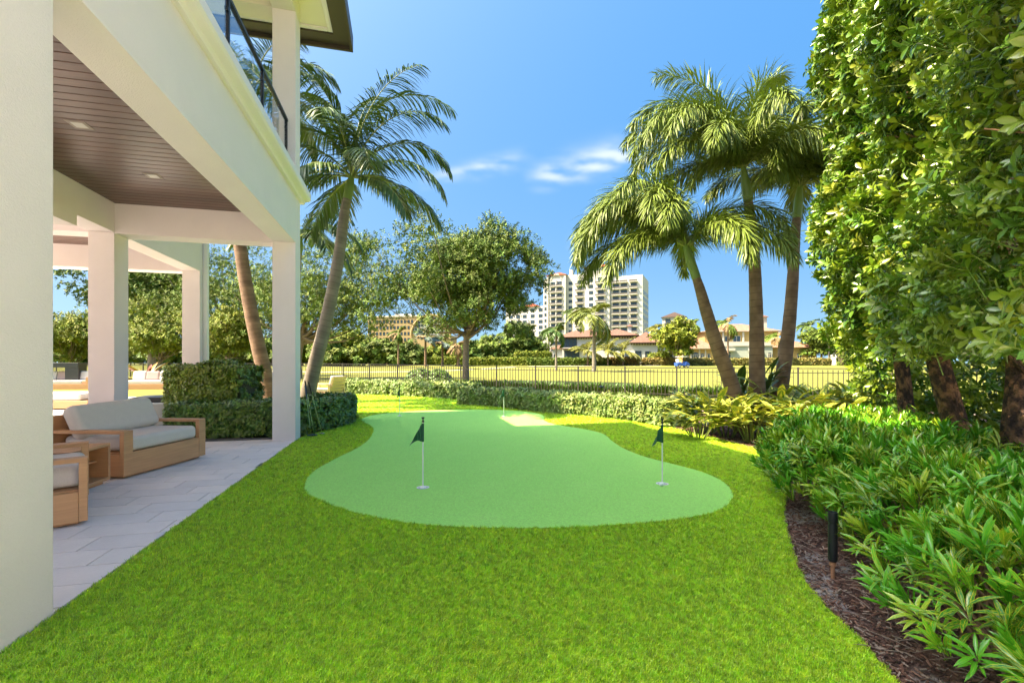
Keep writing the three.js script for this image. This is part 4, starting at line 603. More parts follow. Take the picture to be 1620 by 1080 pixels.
// ------------------------------------------------------------------ flags, ball, clubs, garden lights
{
  const flagM = leafMat([0.012, 0.10, 0.045], 0.7, 0.25), poleM = std([0.78, 0.78, 0.76], 0.35), capM = std([0.02, 0.02, 0.02], 0.5), cupM = std([0.82, 0.80, 0.74], 0.5), dark = std([0.03, 0.03, 0.03], 0.9);
  const mk = (px, py, H, w, turn, label) => {
    const [x, d] = G(px, py), t = thing('putting_flag', label, 'flag', [x, 0.006, -d], turn, undefined);
    const cup = mesh('cup', new THREE.RingGeometry(0.05, 0.075, 28).rotateX(-Math.PI / 2).translate(0, 0.004, 0), cupM, t); mesh('hole', new THREE.CircleGeometry(0.05, 24).rotateX(-Math.PI / 2).translate(0, 0.002, 0), dark, cup);
    mesh('ferrule', new THREE.CylinderGeometry(0.012, 0.045, 0.02, 18).translate(0, 0.014, 0), cupM, t);
    mesh('pole', new THREE.CylinderGeometry(0.0085, 0.0085, H - 0.025, 12).translate(0, 0.024 + (H - 0.025) / 2, 0), poleM, t);
    mesh('cap', new THREE.LatheGeometry([[0, 0], [0.014, 0], [0.014, 0.022], [0.008, 0.026], [0.008, 0.045], [0.018, 0.05], [0.018, 0.06], [0, 0.062]].map(p => new THREE.Vector2(...p)), 14).translate(0, H, 0), capM, t);
    const N = 16, K = 10, pos = [], uv = [], idx = [], top = H - 0.01, fh = 0.215; // hanging pennant, furled along the pole
    for (let i = 0; i <= N; i++) for (let j = 0; j <= K; j++) { const u = i / N, v = j / K, yTop = top - u * 0.12 - 0.03 * u * u, yBot = top - fh - 0.055 * u * u + 0.02 * Math.sin(u * 3), fold = 0.022 * Math.sin(u * 9 + v * 1.5) * Math.min(1, u * 4); pos.push(-0.009 - w * u * (0.55 + 0.45 * v), yTop + (yBot - yTop) * v, fold + 0.03 * u * v); uv.push(u, v); if (i && j) { const a = i * (K + 1) + j, b = a - 1, c = a - K - 1, e = c - 1; idx.push(e, b, c, b, a, c); } }
    const g = new THREE.BufferGeometry(); g.setAttribute('position', new THREE.Float32BufferAttribute(pos, 3)); g.setAttribute('uv', new THREE.Float32BufferAttribute(uv, 2)); g.setIndex(idx); g.computeVertexNormals(); mesh('cloth', g, flagM, t);
    mesh('sleeve', new THREE.CylinderGeometry(0.0125, 0.0125, fh, 12).translate(0, top - fh / 2, 0), flagM, t);
  };
  mk(669, 772, 0.76, 0.15, 0.0, 'green flag on white stick at the left front hole of the putting green'); mk(1048, 766, 0.72, 0.13, 0.05, 'green flag on white stick beside the white golf ball');
  mk(632, 658, 0.76, 0.10, 0.9, 'small green flag at the far hole beside the sunlit lawn'); mk(797, 659, 0.76, 0.12, 0.15, 'small green flag at the sunlit back tip of the putting green');
  const [bx, bd] = G(1045, 767.5), ball = mesh('golf_ball', new THREE.IcosahedronGeometry(0.0213, 5), std([0.82, 0.82, 0.8], 0.3)); { const p = ball.geometry.attributes.position; for (let i = 0; i < p.count; i++) { const v = V(p.getX(i), p.getY(i), p.getZ(i)), k = 1 - 0.02 * Math.pow(Math.abs(Math.sin(v.x * 700) * Math.sin(v.y * 700) * Math.sin(v.z * 700 + 1)), 0.5); p.setXYZ(i, v.x * k, v.y * k, v.z * k); } ball.geometry.computeVertexNormals(); }
  ball.position.set(bx - 0.01, 0.027, -bd + 0.06); tag(ball, 'white golf ball lying at the right hole', 'golf ball');
  // three putters leaning on the column
  const clubs = [[492, 690.5, 480.5, 610, 'blue gripped putter leaning on the stucco column'], [497, 690, 479.5, 599, 'silver putter with black grip leaning between two other putters'], [509, 688, 483, 593, 'silver putter with the widest lean against the column']];
  clubs.forEach(([px, py, tx, ty, label], i) => {
    const [x, d] = G(px, py), dt = 8.78 + i * 0.05, [ux, uz] = P(tx + 2, dt), t = thing('putter', label, 'golf club', [x, 0.02, -d], 0, 'putters leaning on the column'), top = V(ux - x, HT(ty, dt) - 0.02, uz + d), u = top.clone().normalize(), L = Math.min(top.length(), 1.12);
    const at = k => u.clone().multiplyScalar(k).toArray();
    mesh('shaft', loft([at(0.02), at(L * 0.5), at(L - 0.24)], [0.0055, 0.006, 0.007], 8, 3), M.steel, t);
    mesh('grip', loft([at(L - 0.26), at(L - 0.12), at(L)], [0.011, 0.013, 0.015], 10, 3), i ? M.blackMetal : std([0.015, 0.05, 0.14], 0.6), t);
    mesh('head', put(box(-0.07, 0.05, 0, 0.03, -0.025, 0.03, 0.008), 0, -0.005, 0, 0, 0.2 - i * 0.3), i === 2 ? M.steel : std([0.05, 0.07, 0.13], 0.35, { metalness: 0.5 }), t);
  });
  const light = (px, py, h, label, base = 0) => { const [x, d] = G(px, py), t = thing('garden_light', label, 'garden light', [x, base, -d], 0); mesh('stake', new THREE.CylinderGeometry(0.012, 0.012, h, 10).translate(0, h / 2, 0), M.blackMetal, t); mesh('hat', new THREE.LatheGeometry([[0, 0.05], [0.02, 0.045], [0.085, 0.01], [0.085, 0], [0.02, 0.004], [0.02, -0.05], [0, -0.05]].map(p => new THREE.Vector2(...p)), 18).translate(0, h, 0), M.blackMetal, t); };
  light(951, 652, 0.75, 'black mushroom garden light standing in the low pale hedge'); light(711, 630, 0.72, 'black garden light in front of the shrub mound at the fence'); light(536, 620, 0.75, 'black garden light beside the slatted lounge chair');
  const [lx, ld] = G(1318, 912), s = thing('spot_light', 'short black cylinder garden light on copper stake in the mulch', 'garden light', [lx, -0.01, -ld]);
  mesh('stake', new THREE.CylinderGeometry(0.013, 0.012, 0.09, 10).translate(0, 0.045, 0), std([0.34, 0.17, 0.09], 0.5), s); mesh('collar', new THREE.CylinderGeometry(0.02, 0.02, 0.03, 14).translate(0, 0.10, 0), std([0.34, 0.17, 0.09], 0.5), s);
  mesh('body', new THREE.LatheGeometry([[0, 0.115], [0.024, 0.115], [0.028, 0.13], [0.028, 0.36], [0.024, 0.37], [0.024, 0.38], [0.03, 0.385], [0.03, 0.45], [0.024, 0.45], [0.022, 0.41], [0, 0.41]].map(p => new THREE.Vector2(...p)), 18), M.blackMetal, s);
}

// ------------------------------------------------------------------ the fence
{
  const [x0, z0] = FENCE(-19), t = thing('fence', 'dark bronze picket fence between the garden and the golf course', 'fence', [x0, 0, z0]);
  const H = 1.28, pkG = new THREE.BoxGeometry(0.027, H - 0.12, 0.024), poG = new THREE.BoxGeometry(0.06, H + 0.06, 0.06), rest = []; let count = 0;
  const dirn = (() => { const a = FENCE(-19), b = FENCE(15); return Math.atan2(-(b[1] - a[1]), b[0] - a[0]); })();
  for (let k = 14; k >= -19; k--) {
    const [px, pz, d] = FENCE(k), y = gy(d), [nx, nz, nd] = FENCE(k + 1), ny = gy(nd), L = Math.hypot(nx - px, nz - pz), dy = ny - y;
    const p = mesh('post', poG, M.fence, t); p.position.set(px - x0, y + H / 2, pz - z0); p.rotation.y = dirn;
    for (const [h, th] of [[H - 0.02, 0.035], [H - 0.19, 0.03], [0.12, 0.03]]) { const r = mesh('rail', new THREE.BoxGeometry(L - 0.06, th, 0.028), M.fence, t); r.position.set((px + nx) / 2 - x0, (y + ny) / 2 + h, (pz + nz) / 2 - z0); r.rotation.set(0, dirn, Math.atan2(dy, L), 'YXZ'); }
    for (let i = 1; i < 14; i++) {
      const f = i / 14, q = [px + (nx - px) * f - x0, y + dy * f + (H - 0.12) / 2 + 0.05, pz + (nz - pz) * f - z0];
      if (count < 290) { const m = mesh('picket', pkG, M.fence, t); m.position.set(...q); m.rotation.y = dirn; count++; }
      else rest.push(pkG.clone().rotateY(dirn).translate(...q));
    }
  }
  mesh('far_pickets', merge(rest), M.fence, t).userData.kind = 'stuff';
}
{ // strappy border plants and a shrub mound beyond the fence
  const rnd = rngOf(901), strap = sprig(12, leafGeo(0.45, 0.03, { seg: 3, bend: 0.35, fold: 0.2 }), 0.6, 0.03, rnd, 1.1), list = [];
  for (let i = 0; i < 900; i++) { const k = 4.5 + rnd() * 9, [x, z, d] = FENCE(k); list.push({ p: V(x + (rnd() - 0.5) * 0.3 - 0.1, gy(d) - 0.02, z - 0.45 - rnd() * 0.9), n: V((rnd() - 0.5) * 0.3, 1, (rnd() - 0.5) * 0.3).normalize(), s: 0.9 + rnd() * 0.5, r: rnd() * 6 }); }
  const g = thing('border_grass', 'strappy green border plants growing along the outside of the fence', 'ground cover'); g.userData.kind = 'stuff'; scatter('straps', strap, leafStd([0.10, 0.19, 0.02], 0.45), list, g, leafTint(rnd, 0.7, 1.3));
  const [mx, mz] = P(678, 30.5), mound = thing('shrub_mound', 'rounded dark shrub mound just beyond the fence', 'shrub', [mx, gy(30.5) - 0.03, mz]), ml = [];
  for (const [cx, r, h] of [[-0.55, 0.95, 0.85], [0.65, 0.85, 0.8]]) { mesh('branches', new THREE.IcosahedronGeometry(1, 3).scale(r * 0.85, h * 0.85, r * 0.8).translate(cx, 0.02, 0), M.core, mound); for (let i = 0; i < 420; i++) { const v = dirRnd(rnd); if (v.y < 0) v.y *= -1; ml.push({ p: V(cx + v.x * r, v.y * h, v.z * r * 0.9), n: v.clone().add(V(0, 0.5, 0)).addScaledVector(dirRnd(rnd), 0.4).normalize(), s: 1.5 + rnd(), r: rnd() * 6 }); } }
  scatter('foliage', boxSprig, boxMat, ml, mound, leafTint(rnd, 0.7, 1.3));
}

// ------------------------------------------------------------------ trees beyond the garden
const tl = rngOf(950);
const oakLeaf = sprig(9, leafGeo(0.15, 0.075, { seg: 2, bend: 0.15 }), 1.2, 0.16, tl, 0.4), farLeaf = sprig(8, quadLeaf(0.30, 0.15), 1.3, 0.25, tl, 0.4), bigFar = sprig(8, quadLeaf(0.62, 0.34), 1.3, 0.5, tl, 0.4);
const oakMat = leafStd([0.095, 0.155, 0.012], 0.72), limeMat = leafStd([0.17, 0.215, 0.010], 0.7), midMat = leafStd([0.115, 0.175, 0.012], 0.72), darkMat = leafStd([0.070, 0.115, 0.020], 0.45), yellowMat = leafStd([0.28, 0.28, 0.02], 0.5);
tree('shade_tree', 'spreading shade tree whose trunk stands just beyond the fence', { px: 737, d: 28, crown: [0.2, 6.3, 6.0, 4.5, 4.8], clumps: 190, per: 60, leaf: oakLeaf, mat: oakMat, seed: 961, trunkR: 0.2, trunkH: 3.0, clumpR: 0.98, low: 0.42 });
tree('shade_tree', 'leafy shade tree behind the leaning grey palm', { px: 470, d: 37, crown: [1.6, 6.6, 8.0, 5.0, 5], clumps: 150, per: 50, leaf: oakLeaf, mat: midMat, seed: 963, trunkR: 0.33, trunkH: 3, clumpR: 1.35, low: 0.35 });
tree('shade_tree', 'broad shade tree seen between the square column and the brown palm trunk', { px: 362, d: 44, crown: [-0.3, 8.0, 6.6, 5.2, 5], clumps: 115, per: 50, leaf: oakLeaf, mat: midMat, seed: 965, trunkR: 0.35, trunkH: 3.2, clumpR: 1.5, low: 0.3 });
tree('shade_tree', 'tall dark shade tree rising above the round clipped trees', { px: 240, d: 52, crown: [0.5, 9.0, 7.5, 4.6, 5], clumps: 100, per: 44, leaf: farLeaf, mat: oakMat, seed: 967, trunkR: 0.35, clumpR: 1.6, low: 0.3 });
for (const [px, d, rx, cy, ry, label] of [[252, 35, 3.1, 3.2, 2.3, 'round topped lime green tree behind the far lanai column'], [110, 36, 3.0, 3.0, 2.1, 'round topped lime green tree above the black stone bar'], [366, 37, 2.4, 3.1, 2.2, 'round topped lime green tree beside the brown palm trunk'], [30, 37, 3, 3.2, 2.3, 'round topped lime green tree mostly hidden by the near column'], [180, 36.5, 2.6, 3.1, 2.2, 'round topped lime green tree behind the middle lanai column']])
  tree('round_tree', label, { px, d, crown: [0, cy + 0.4, rx, ry, rx], clumps: 75, per: 46, leaf: oakLeaf, mat: limeMat, seed: 970 + px, trunkR: 0.13, trunkH: 1.3, clumpR: 0.85, low: 0.25, group: 'round topped trees along the left fence' });
{ // belt of shrubs and trees across the golf course, left
  const defs = [[430, 92, 7, 5.2, midMat], [478, 95, 8, 6.0, limeMat], [520, 90, 7, 5.4, midMat], [562, 94, 8, 6.4, limeMat], [600, 91, 7, 5.4, midMat], [640, 98, 8, 4.8, oakMat], [690, 102, 8, 4.4, limeMat], [330, 96, 9, 5.5, midMat], [270, 97, 9, 5.0, oakMat], [200, 98, 10, 5.4, midMat], [120, 99, 10, 5, oakMat], [40, 100, 10, 5, midMat], [735, 106, 7, 5, oakMat], [775, 112, 9, 7.5, midMat], [818, 114, 9, 9.5, oakMat], [845, 116, 7, 8, midMat], [1015, 118, 8, 5.5, midMat], [545, 108, 10, 8.5, oakMat], [455, 110, 10, 9, oakMat], [380, 110, 9, 8, midMat]];
  defs.forEach(([px, d, r, h, mat], i) => tree('belt_tree', 'bushy tree in the green belt across the golf course', { px, d, crown: [0, h * 0.5, r * 0.62, h * 0.55, 3.5], clumps: 46, per: 30, leaf: bigFar, mat, seed: 1000 + i, trunkR: 0.2, trunkH: h * 0.25, clumpR: 1.5, low: 0.0, group: 'trees of the belt across the golf course' }));
  tree('garden_tree', 'bright yellow green tree between the white house and the yellow villa', { px: 1070, d: 92, crown: [0.2, 5.6, 4.4, 4.2, 4], clumps: 75, per: 34, leaf: farLeaf.clone().scale(1.4, 1.4, 1.4), mat: limeMat, seed: 1043, trunkR: 0.25, trunkH: 1.8, clumpR: 1.15, low: 0.1 });
  tree('garden_tree', 'pale leafy tree at the right end of the yellow villa', { px: 1300, d: 100, crown: [0, 4.6, 4, 3.6, 3.5], clumps: 50, per: 30, leaf: farLeaf.clone().scale(1.4, 1.4, 1.4), mat: midMat, seed: 1047, trunkR: 0.2, clumpR: 1.2, low: 0 });
}
// clipped hedges across the golf course
const farHedgeGeo = sprig(7, quadLeaf(0.22, 0.12), 1.2, 0.16, tl, 0.5);
const fh = (px0, px1, d, w, h, mat, label, seed, n) => hedge('boundary_hedge', label, 'hedge', [[(px0 - 810) / FPX * d, d], [((px0 + px1) / 2 - 810) / FPX * d, d + 0.3], [(px1 - 810) / FPX * d, d]], w, 0, h, { n, size: 1.3, geo: farHedgeGeo, mat, seed, base: gy(d) - 0.05, core: M.core });
fh(628, 735, 97, 1.6, 1.6, limeMat, 'clipped hedge behind the slender cabbage palm', 1101, 2600); fh(742, 836, 96, 1.6, 1.4, limeMat, 'clipped hedge in front of the low screened house', 1103, 2400); fh(815, 870, 104, 2, 2.9, limeMat, 'tall clipped hedge block left of the white house', 1105, 1800);
fh(836, 962, 95, 1.6, 1.35, midMat, 'clipped hedge in front of the white house', 1107, 2800); fh(966, 1010, 95, 1.6, 1.5, std([0.24, 0.17, 0.04], 0.6, { side: THREE.DoubleSide }), 'bronze leaved hedge beside the date palms', 1109, 1200); fh(1018, 1070, 95.5, 1.6, 1.35, std([0.22, 0.18, 0.04], 0.6, { side: THREE.DoubleSide }), 'bronze leaved hedge behind the golf cart', 1111, 1300); fh(1084, 1310, 96, 1.6, 1.3, std([0.21, 0.19, 0.04], 0.6, { side: THREE.DoubleSide }), 'bronze hedge in front of the yellow villa', 1113, 3600);
fh(1030, 1062, 98, 3, 2.4, limeMat, 'rounded green hedge beside the white house corner', 1115, 900); fh(1330, 1362, 94, 1.6, 3.2, midMat, 'square clipped hedge near the far white porch', 1117, 1000);

// ------------------------------------------------------------------ palms beyond the garden
const farPalm = (name, label, px, d, hTrunk, len, o = {}) => {
  const [x, z] = P(px, d), y = o.y ?? gy(d), rnd = rngOf(px * 7 + 3), fr = [], n = o.n ?? 14, lean = o.lean ?? 0; for (let i = 0; i < n; i++) fr.push([i * 137.5 + rnd() * 30, (o.el0 ?? -15) + (o.el1 ?? 85) * ((i * 0.618) % 1), len * (0.8 + rnd() * 0.3), (o.droop ?? 85) * (0.8 + rnd() * 0.4), o.dead && i % 4 === 0 ? frondMats.dead : undefined]);
  return palm(name, label, { pts: [[x, y - 0.05, z], [x + lean * 0.3, y + hTrunk * 0.35, z], [x + lean * 0.7, y + hTrunk * 0.7, z], [x + lean, y + hTrunk, z]], radii: [o.r ?? 0.24, (o.r ?? 0.24) * 0.8, (o.r ?? 0.24) * 0.72, (o.r ?? 0.24) * 0.6], bark: o.bark ?? M.palmGrey, mat: o.mat ?? frondMats.far, fronds: fr, seed: px, shaft: o.shaft ?? 0.4, opts: { leaflets: o.leaflets ?? 26, ll: o.ll ?? len * 0.3, lw: o.lw ?? 0.10, hang: 0.7, seg: 2, r0: 0.03 }, group: o.group });
};
farPalm('royal_palm', 'tall palm with smooth pale trunk standing on the golf course', 940, 60, 6.6, 4.2, { r: 0.3, n: 22, el0: -35, el1: 115, droop: 105, ll: 1.1, lw: 0.13, leaflets: 40, shaft: 0.9, mat: leafStd([0.15, 0.18, 0.025], 0.45) });
farPalm('royal_palm', 'dark headed palm on thin pale trunk left of the white house', 880, 66, 5.3, 2.6, { r: 0.2, n: 18, el0: -30, el1: 110, droop: 100, ll: 0.9, lw: 0.15, mat: frondMats.royal });
farPalm('coconut_palm', 'coconut palm in front of the yellow villa', 1152, 84, 7.6, 3.0, { r: 0.2, n: 18, el0: -50, el1: 125, droop: 80, dead: true, bark: M.palmBrown, ll: 0.9, lw: 0.14, mat: midMat });
farPalm('cabbage_palm', 'slender cabbage palm with a brownish round head', 630, 82, 6.0, 1.9, { r: 0.18, n: 26, el0: -70, el1: 150, droop: 60, dead: true, ll: 0.8, lw: 0.16, bark: M.palmBrown, mat: midMat, shaft: 0.2 });
for (const [px, d, h, label] of [[673, 86, 5.6, 'silver blue fan palm right of the cabbage palm'], [700, 88, 4.6, 'silver green fan palm with hanging tan skirt beside the shade tree trunk']]) farPalm('silver_palm', label, px, d, h, 2.3, { r: 0.28, n: 34, el0: -40, el1: 125, droop: 22, ll: 1.2, lw: 0.16, mat: frondMats.silver, bark: M.palmBrown, dead: true, shaft: 0.2 });
farPalm('silver_palm', 'tan skirted palm directly beside the shade tree trunk', 725, 86, 4.2, 2.6, { r: 0.3, n: 18, el0: -80, el1: 120, droop: 40, ll: 1, lw: 0.2, mat: frondMats.dead, bark: M.palmBrown, shaft: 0.2 });
for (const [px, d, label] of [[930, 92, 'yellow date palm nearest the white house windows'], [962, 91, 'yellow date palm in the middle of the row of three'], [986, 93, 'yellow date palm nearest the white corner room']]) farPalm('date_palm', label, px, d, 2.6, 4.0, { r: 0.22, n: 26, el0: -5, el1: 85, droop: 75, ll: 0.9, lw: 0.12, leaflets: 34, mat: frondMats.yellow, bark: M.palmBrown, shaft: 0.2 });
for (const [px, d, h, label] of [[1232, 96, 5.5, 'shaggy palm right of the upright bushy palm trunk'], [1283, 104, 8.4, 'slim palm beyond the roof end of the yellow villa'], [1312, 96, 6.2, 'slim palm near the tall hedge foliage'], [1098, 120, 10.5, 'palm rising behind the yellow green tree'], [905, 150, 17, 'palm in front of the apartment tower balconies'], [868, 125, 8, 'palm behind the shade tree edge'], [838, 122, 9, 'yellowish palm behind the low screened house'], [800, 124, 8, 'bushy palm behind the low screened house roof'], [1040, 125, 9.5, 'orange tinged palm behind the white house roof']]) farPalm('garden_palm', label, px, d, h, d > 140 ? 4 : 3.2, { r: 0.2, n: 18, el0: -45, el1: 120, droop: 80, ll: 1.1, lw: 0.2, mat: px === 838 || px === 1040 ? frondMats.yellow : px % 2 ? frondMats.far : midMat, dead: px === 1232, group: undefined });
{ // red leaved bromeliad-like plant by the far sofas
  const [x, z] = P(232, 26.5), t = thing('cordyline_plant', 'large red and orange leaved plant behind the pink cushioned sofa', 'plant', [x, 0, z]), rnd = rngOf(1201), g = leafGeo(1.5, 0.17, { seg: 5, bend: 0.35, fold: 0.3 }), ms = [leafStd([0.22, 0.07, 0.03], 0.4), leafStd([0.34, 0.19, 0.02], 0.4), leafStd([0.08, 0.09, 0.02], 0.4)];
  for (let i = 0; i < 26; i++) { const m = mesh('leaf', g, ms[i % 3], t); m.rotation.set(-(0.35 + 0.9 * rnd()), i * 2.4, 0, 'YXZ'); m.position.y = 0.35; m.scale.setScalar(0.8 + rnd() * 0.4); }
  mesh('stem', loft([[0, 0, 0], [0, 0.2, 0], [0, 0.45, 0]], [0.1, 0.09, 0.06], 8, 3), M.bark, t);
}

// ------------------------------------------------------------------ buildings beyond the golf course
const B = { white: std(0xffffff, 0.85, { map: colTex(256, 9, (u, v) => tinted([0.50, 0.49, 0.47], 0.92 + 0.12 * fbm(u, v, 6, 4, 1301))) }), cream: std([0.36, 0.26, 0.13], 0.85), tile: std(0xffffff, 0.85, { map: colTex(512, 4, (u, v) => tinted(mixc([0.14, 0.066, 0.044], [0.20, 0.105, 0.072], fbm(u, v, 10, 4, 1305)), 0.75 + 0.35 * tnoise(u, v, 48, 14, 1309))) }), tilePale: std(0xffffff, 0.85, { map: colTex(512, 4, (u, v) => tinted(mixc([0.25, 0.115, 0.07], [0.33, 0.18, 0.12], fbm(u, v, 10, 4, 1315)), 0.75 + 0.35 * tnoise(u, v, 48, 14, 1319))) }), red: std([0.26, 0.05, 0.015], 0.8), glass: std([0.035, 0.055, 0.075], 0.12), frame: std([0.03, 0.03, 0.03], 0.6), rail: std([0.10, 0.09, 0.08], 0.6), eave: std([0.06, 0.035, 0.025], 0.8), pale: std([0.60, 0.56, 0.48], 0.85), grey: std([0.42, 0.42, 0.42], 0.8) };
function hipRoof(x0, x1, z0, z1, y, h, over = 0.6) { // ridge along the longer side
  x0 -= over; x1 += over; z0 -= over; z1 += over; const w = x1 - x0, d = z1 - z0, alongX = w >= d, k = Math.min(w, d) / 2, a = alongX ? [x0 + k, (z0 + z1) / 2] : [(x0 + x1) / 2, z0 + k], b = alongX ? [x1 - k, (z0 + z1) / 2] : [(x0 + x1) / 2, z1 - k];
  const v = [[x0, y, z1], [x1, y, z1], [x1, y, z0], [x0, y, z0], [a[0], y + h, a[1]], [b[0], y + h, b[1]]], f = alongX ? [[0, 1, 5], [0, 5, 4], [1, 2, 5], [2, 3, 4], [2, 4, 5], [3, 0, 4], [0, 2, 1], [0, 3, 2]] : [[0, 1, 5], [1, 2, 4], [1, 4, 5], [2, 3, 4], [3, 0, 5], [3, 5, 4], [0, 2, 1], [0, 3, 2]];
  const g = new THREE.BufferGeometry(); g.setAttribute('position', new THREE.Float32BufferAttribute(f.flatMap(t => t.flatMap(i => v[i])), 3)); g.computeVertexNormals();
  const p = g.attributes.position, n = g.attributes.normal, uv = []; for (let i = 0; i < p.count; i++) uv.push(Math.abs(n.getX(i)) > Math.abs(n.getZ(i)) ? p.getZ(i) : p.getX(i), p.getY(i) * 2); g.setAttribute('uv', new THREE.Float32BufferAttribute(uv, 2)); return g;
}
function win(parent, x, y, w, h, z, frameMat = B.frame, panes = 1, name = 'window') { // recessed-looking window: frame proud of the wall, glass behind it, panes as sub-parts
  const f = 0.09, fr = mesh(name, merge([box(x - w / 2, x + w / 2, y - h / 2, y - h / 2 + f, z, z + 0.08), box(x - w / 2, x + w / 2, y + h / 2 - f, y + h / 2, z, z + 0.08), box(x - w / 2, x - w / 2 + f, y - h / 2 + f, y + h / 2 - f, z, z + 0.08), box(x + w / 2 - f, x + w / 2, y - h / 2 + f, y + h / 2 - f, z, z + 0.08), ...Array.from({ length: panes - 1 }, (_, i) => box(x - w / 2 + (i + 1) * w / panes - f / 2, x - w / 2 + (i + 1) * w / panes + f / 2, y - h / 2 + f, y + h / 2 - f, z, z + 0.08))]), frameMat, parent);
  for (let i = 0; i < panes; i++) mesh('pane', box(x - w / 2 + i * w / panes + f / 2, x - w / 2 + (i + 1) * w / panes - f / 2, y - h / 2 + f / 2, y + h / 2 - f / 2, z + 0.005, z + 0.03), B.glass, fr);
}
{ // apartment tower
  const d = 237, [x, z] = P(935, d), turn = -0.42, t = thing('apartment_tower', 'white high rise apartment tower with red tiled roof caps beyond the houses', 'building', [x, gy(200), z], turn), m = d / FPX, k = 1 / Math.cos(turn) * 1.02;
  const X = px => (px - 935) * m * k, Yt = py => HT(py, d) - gy(200);
  const blk = (p0, p1, top, z0, z1, mat = B.white) => mesh('wall', box(X(p0), X(p1), -1, Yt(top), z0, z1), mat, t);
  blk(797, 866, 478, -24, -4); blk(863, 871, 436, -22, -0.6); blk(871, 899, 432, -20, 1.6); blk(899, 927, 432, -20, 0); blk(927, 962, 424, -20, 1.2); blk(962, 1006, 440, -22, -0.4);
  mesh('roof', hipRoof(X(871), X(899), -12, 1.6, Yt(432), 2.6, 0.8), B.red, t); mesh('roof', hipRoof(X(927), X(966), -14, 1.2, Yt(424), 3.0, 0.8), B.red, t); mesh('roof', hipRoof(X(822), X(852), -16, -4, Yt(478), 2.4, 0.8), B.red, t);
  mesh('chimney', box(X(900), X(904.5), Yt(433), Yt(421), -6, -4), B.white, t); mesh('chimney', box(X(939), X(943), Yt(424), Yt(414), -6, -4), B.white, t);
  mesh('arch', new THREE.TorusGeometry(2.9, 0.32, 6, 20, Math.PI).translate(X(885), Yt(439.5), 1.62), B.pale, t);
  mesh('pier', box(X(884.2), X(885.8), 0, Yt(440), 1.6, 2.6), B.white, t); mesh('pier', box(X(897), X(899.4), 0, Yt(434), 1.61, 2.2), B.pale, t); mesh('pier', box(X(870.8), X(873), 0, Yt(434), 1.61, 2.2), B.pale, t);
  const FL = 3.2, top = Yt(447);
  for (let r = 0; r < 13; r++) {
    const y = top - r * FL + 0.4; if (y < 3) break;
    win(t, X(867), y, 1.9, 1.7, -0.6); win(t, X(905), y, 2.0, 1.7, 0); win(t, X(880), y, 2.4, 2.3, 1.6); win(t, X(890), y, 2.4, 2.3, 1.6);
    win(t, X(919), y, 2.8, 2.4, 0, B.frame, 2); win(t, X(936), y + 0.6, 2.2, 1.8, 1.2); win(t, X(950), y + 0.6, 3, 2.4, 1.2, B.frame, 2);
    for (const p of [970, 981, 994]) if (r > 0) win(t, X(p), y, 3.0, 2.5, -0.4, B.frame, 2);
    for (const [p, w, zz] of [[880, 3.4, 1.6], [890, 3.4, 1.6], [919, 4.6, 0], [950, 5.4, 1.2], [970, 3.9, -0.4], [981, 3.9, -0.4], [994, 4.1, -0.4]]) { const b = mesh('balcony', box(X(p) - w / 2, X(p) + w / 2, y - 1.55, y - 1.28, zz + 0.085, zz + 1.5), B.white, t); mesh('railing', box(X(p) - w / 2, X(p) + w / 2, y - 1.27, y - 0.45, zz + 1.42, zz + 1.47), B.rail, b); }
    if (r > 3) for (const p of [806, 818, 829, 842, 855]) win(t, X(p), y, 2.4, 1.9, -4, B.frame, 1);
    if (r > 1) for (const zz of [-4, -8, -12, -16, -20]) mesh('side_window', box(X(1006), X(1006) + 0.08, y - 0.9, y + 0.9, zz - 0.9, zz + 0.9), B.glass, t);
  }
  const d2 = 250, [ax, az] = P(1075, d2), a = thing('apartment_tower', 'lower white apartment block with dark roof behind the yellow green tree', 'building', [ax, gy(200), az], -0.42);
  mesh('wall', box(-9, 3, -1, 26, -12, 0), B.white, a); mesh('wall', box(3.01, 8, -1, 23, -12, -1.5), B.white, a); mesh('wall', box(-26, -9.01, -1, 17, -14, -3), B.white, a); mesh('roof', hipRoof(-9, 3, -12, 0, 26, 3.4, 0.8), B.eave, a); mesh('roof', box(2.8, 8.4, 23.01, 23.6, -12.3, -1.1), B.pale, a);
  for (let r = 0; r < 7; r++) { const y = 24 - r * 3.2; for (const xx of [-6, 0]) { win(a, xx, y, 2.6, 2.2, 0, B.frame, 2); mesh('balcony', box(xx - 1.9, xx + 1.9, y - 1.5, y - 1.25, 0.085, 1.3), B.white, a); } if (r) win(a, 5.5, y, 2.6, 2.2, -1.5); if (r > 2) for (const xx of [-23, -19, -15, -11.5]) win(a, xx, y, 2.2, 2, -3); }
}
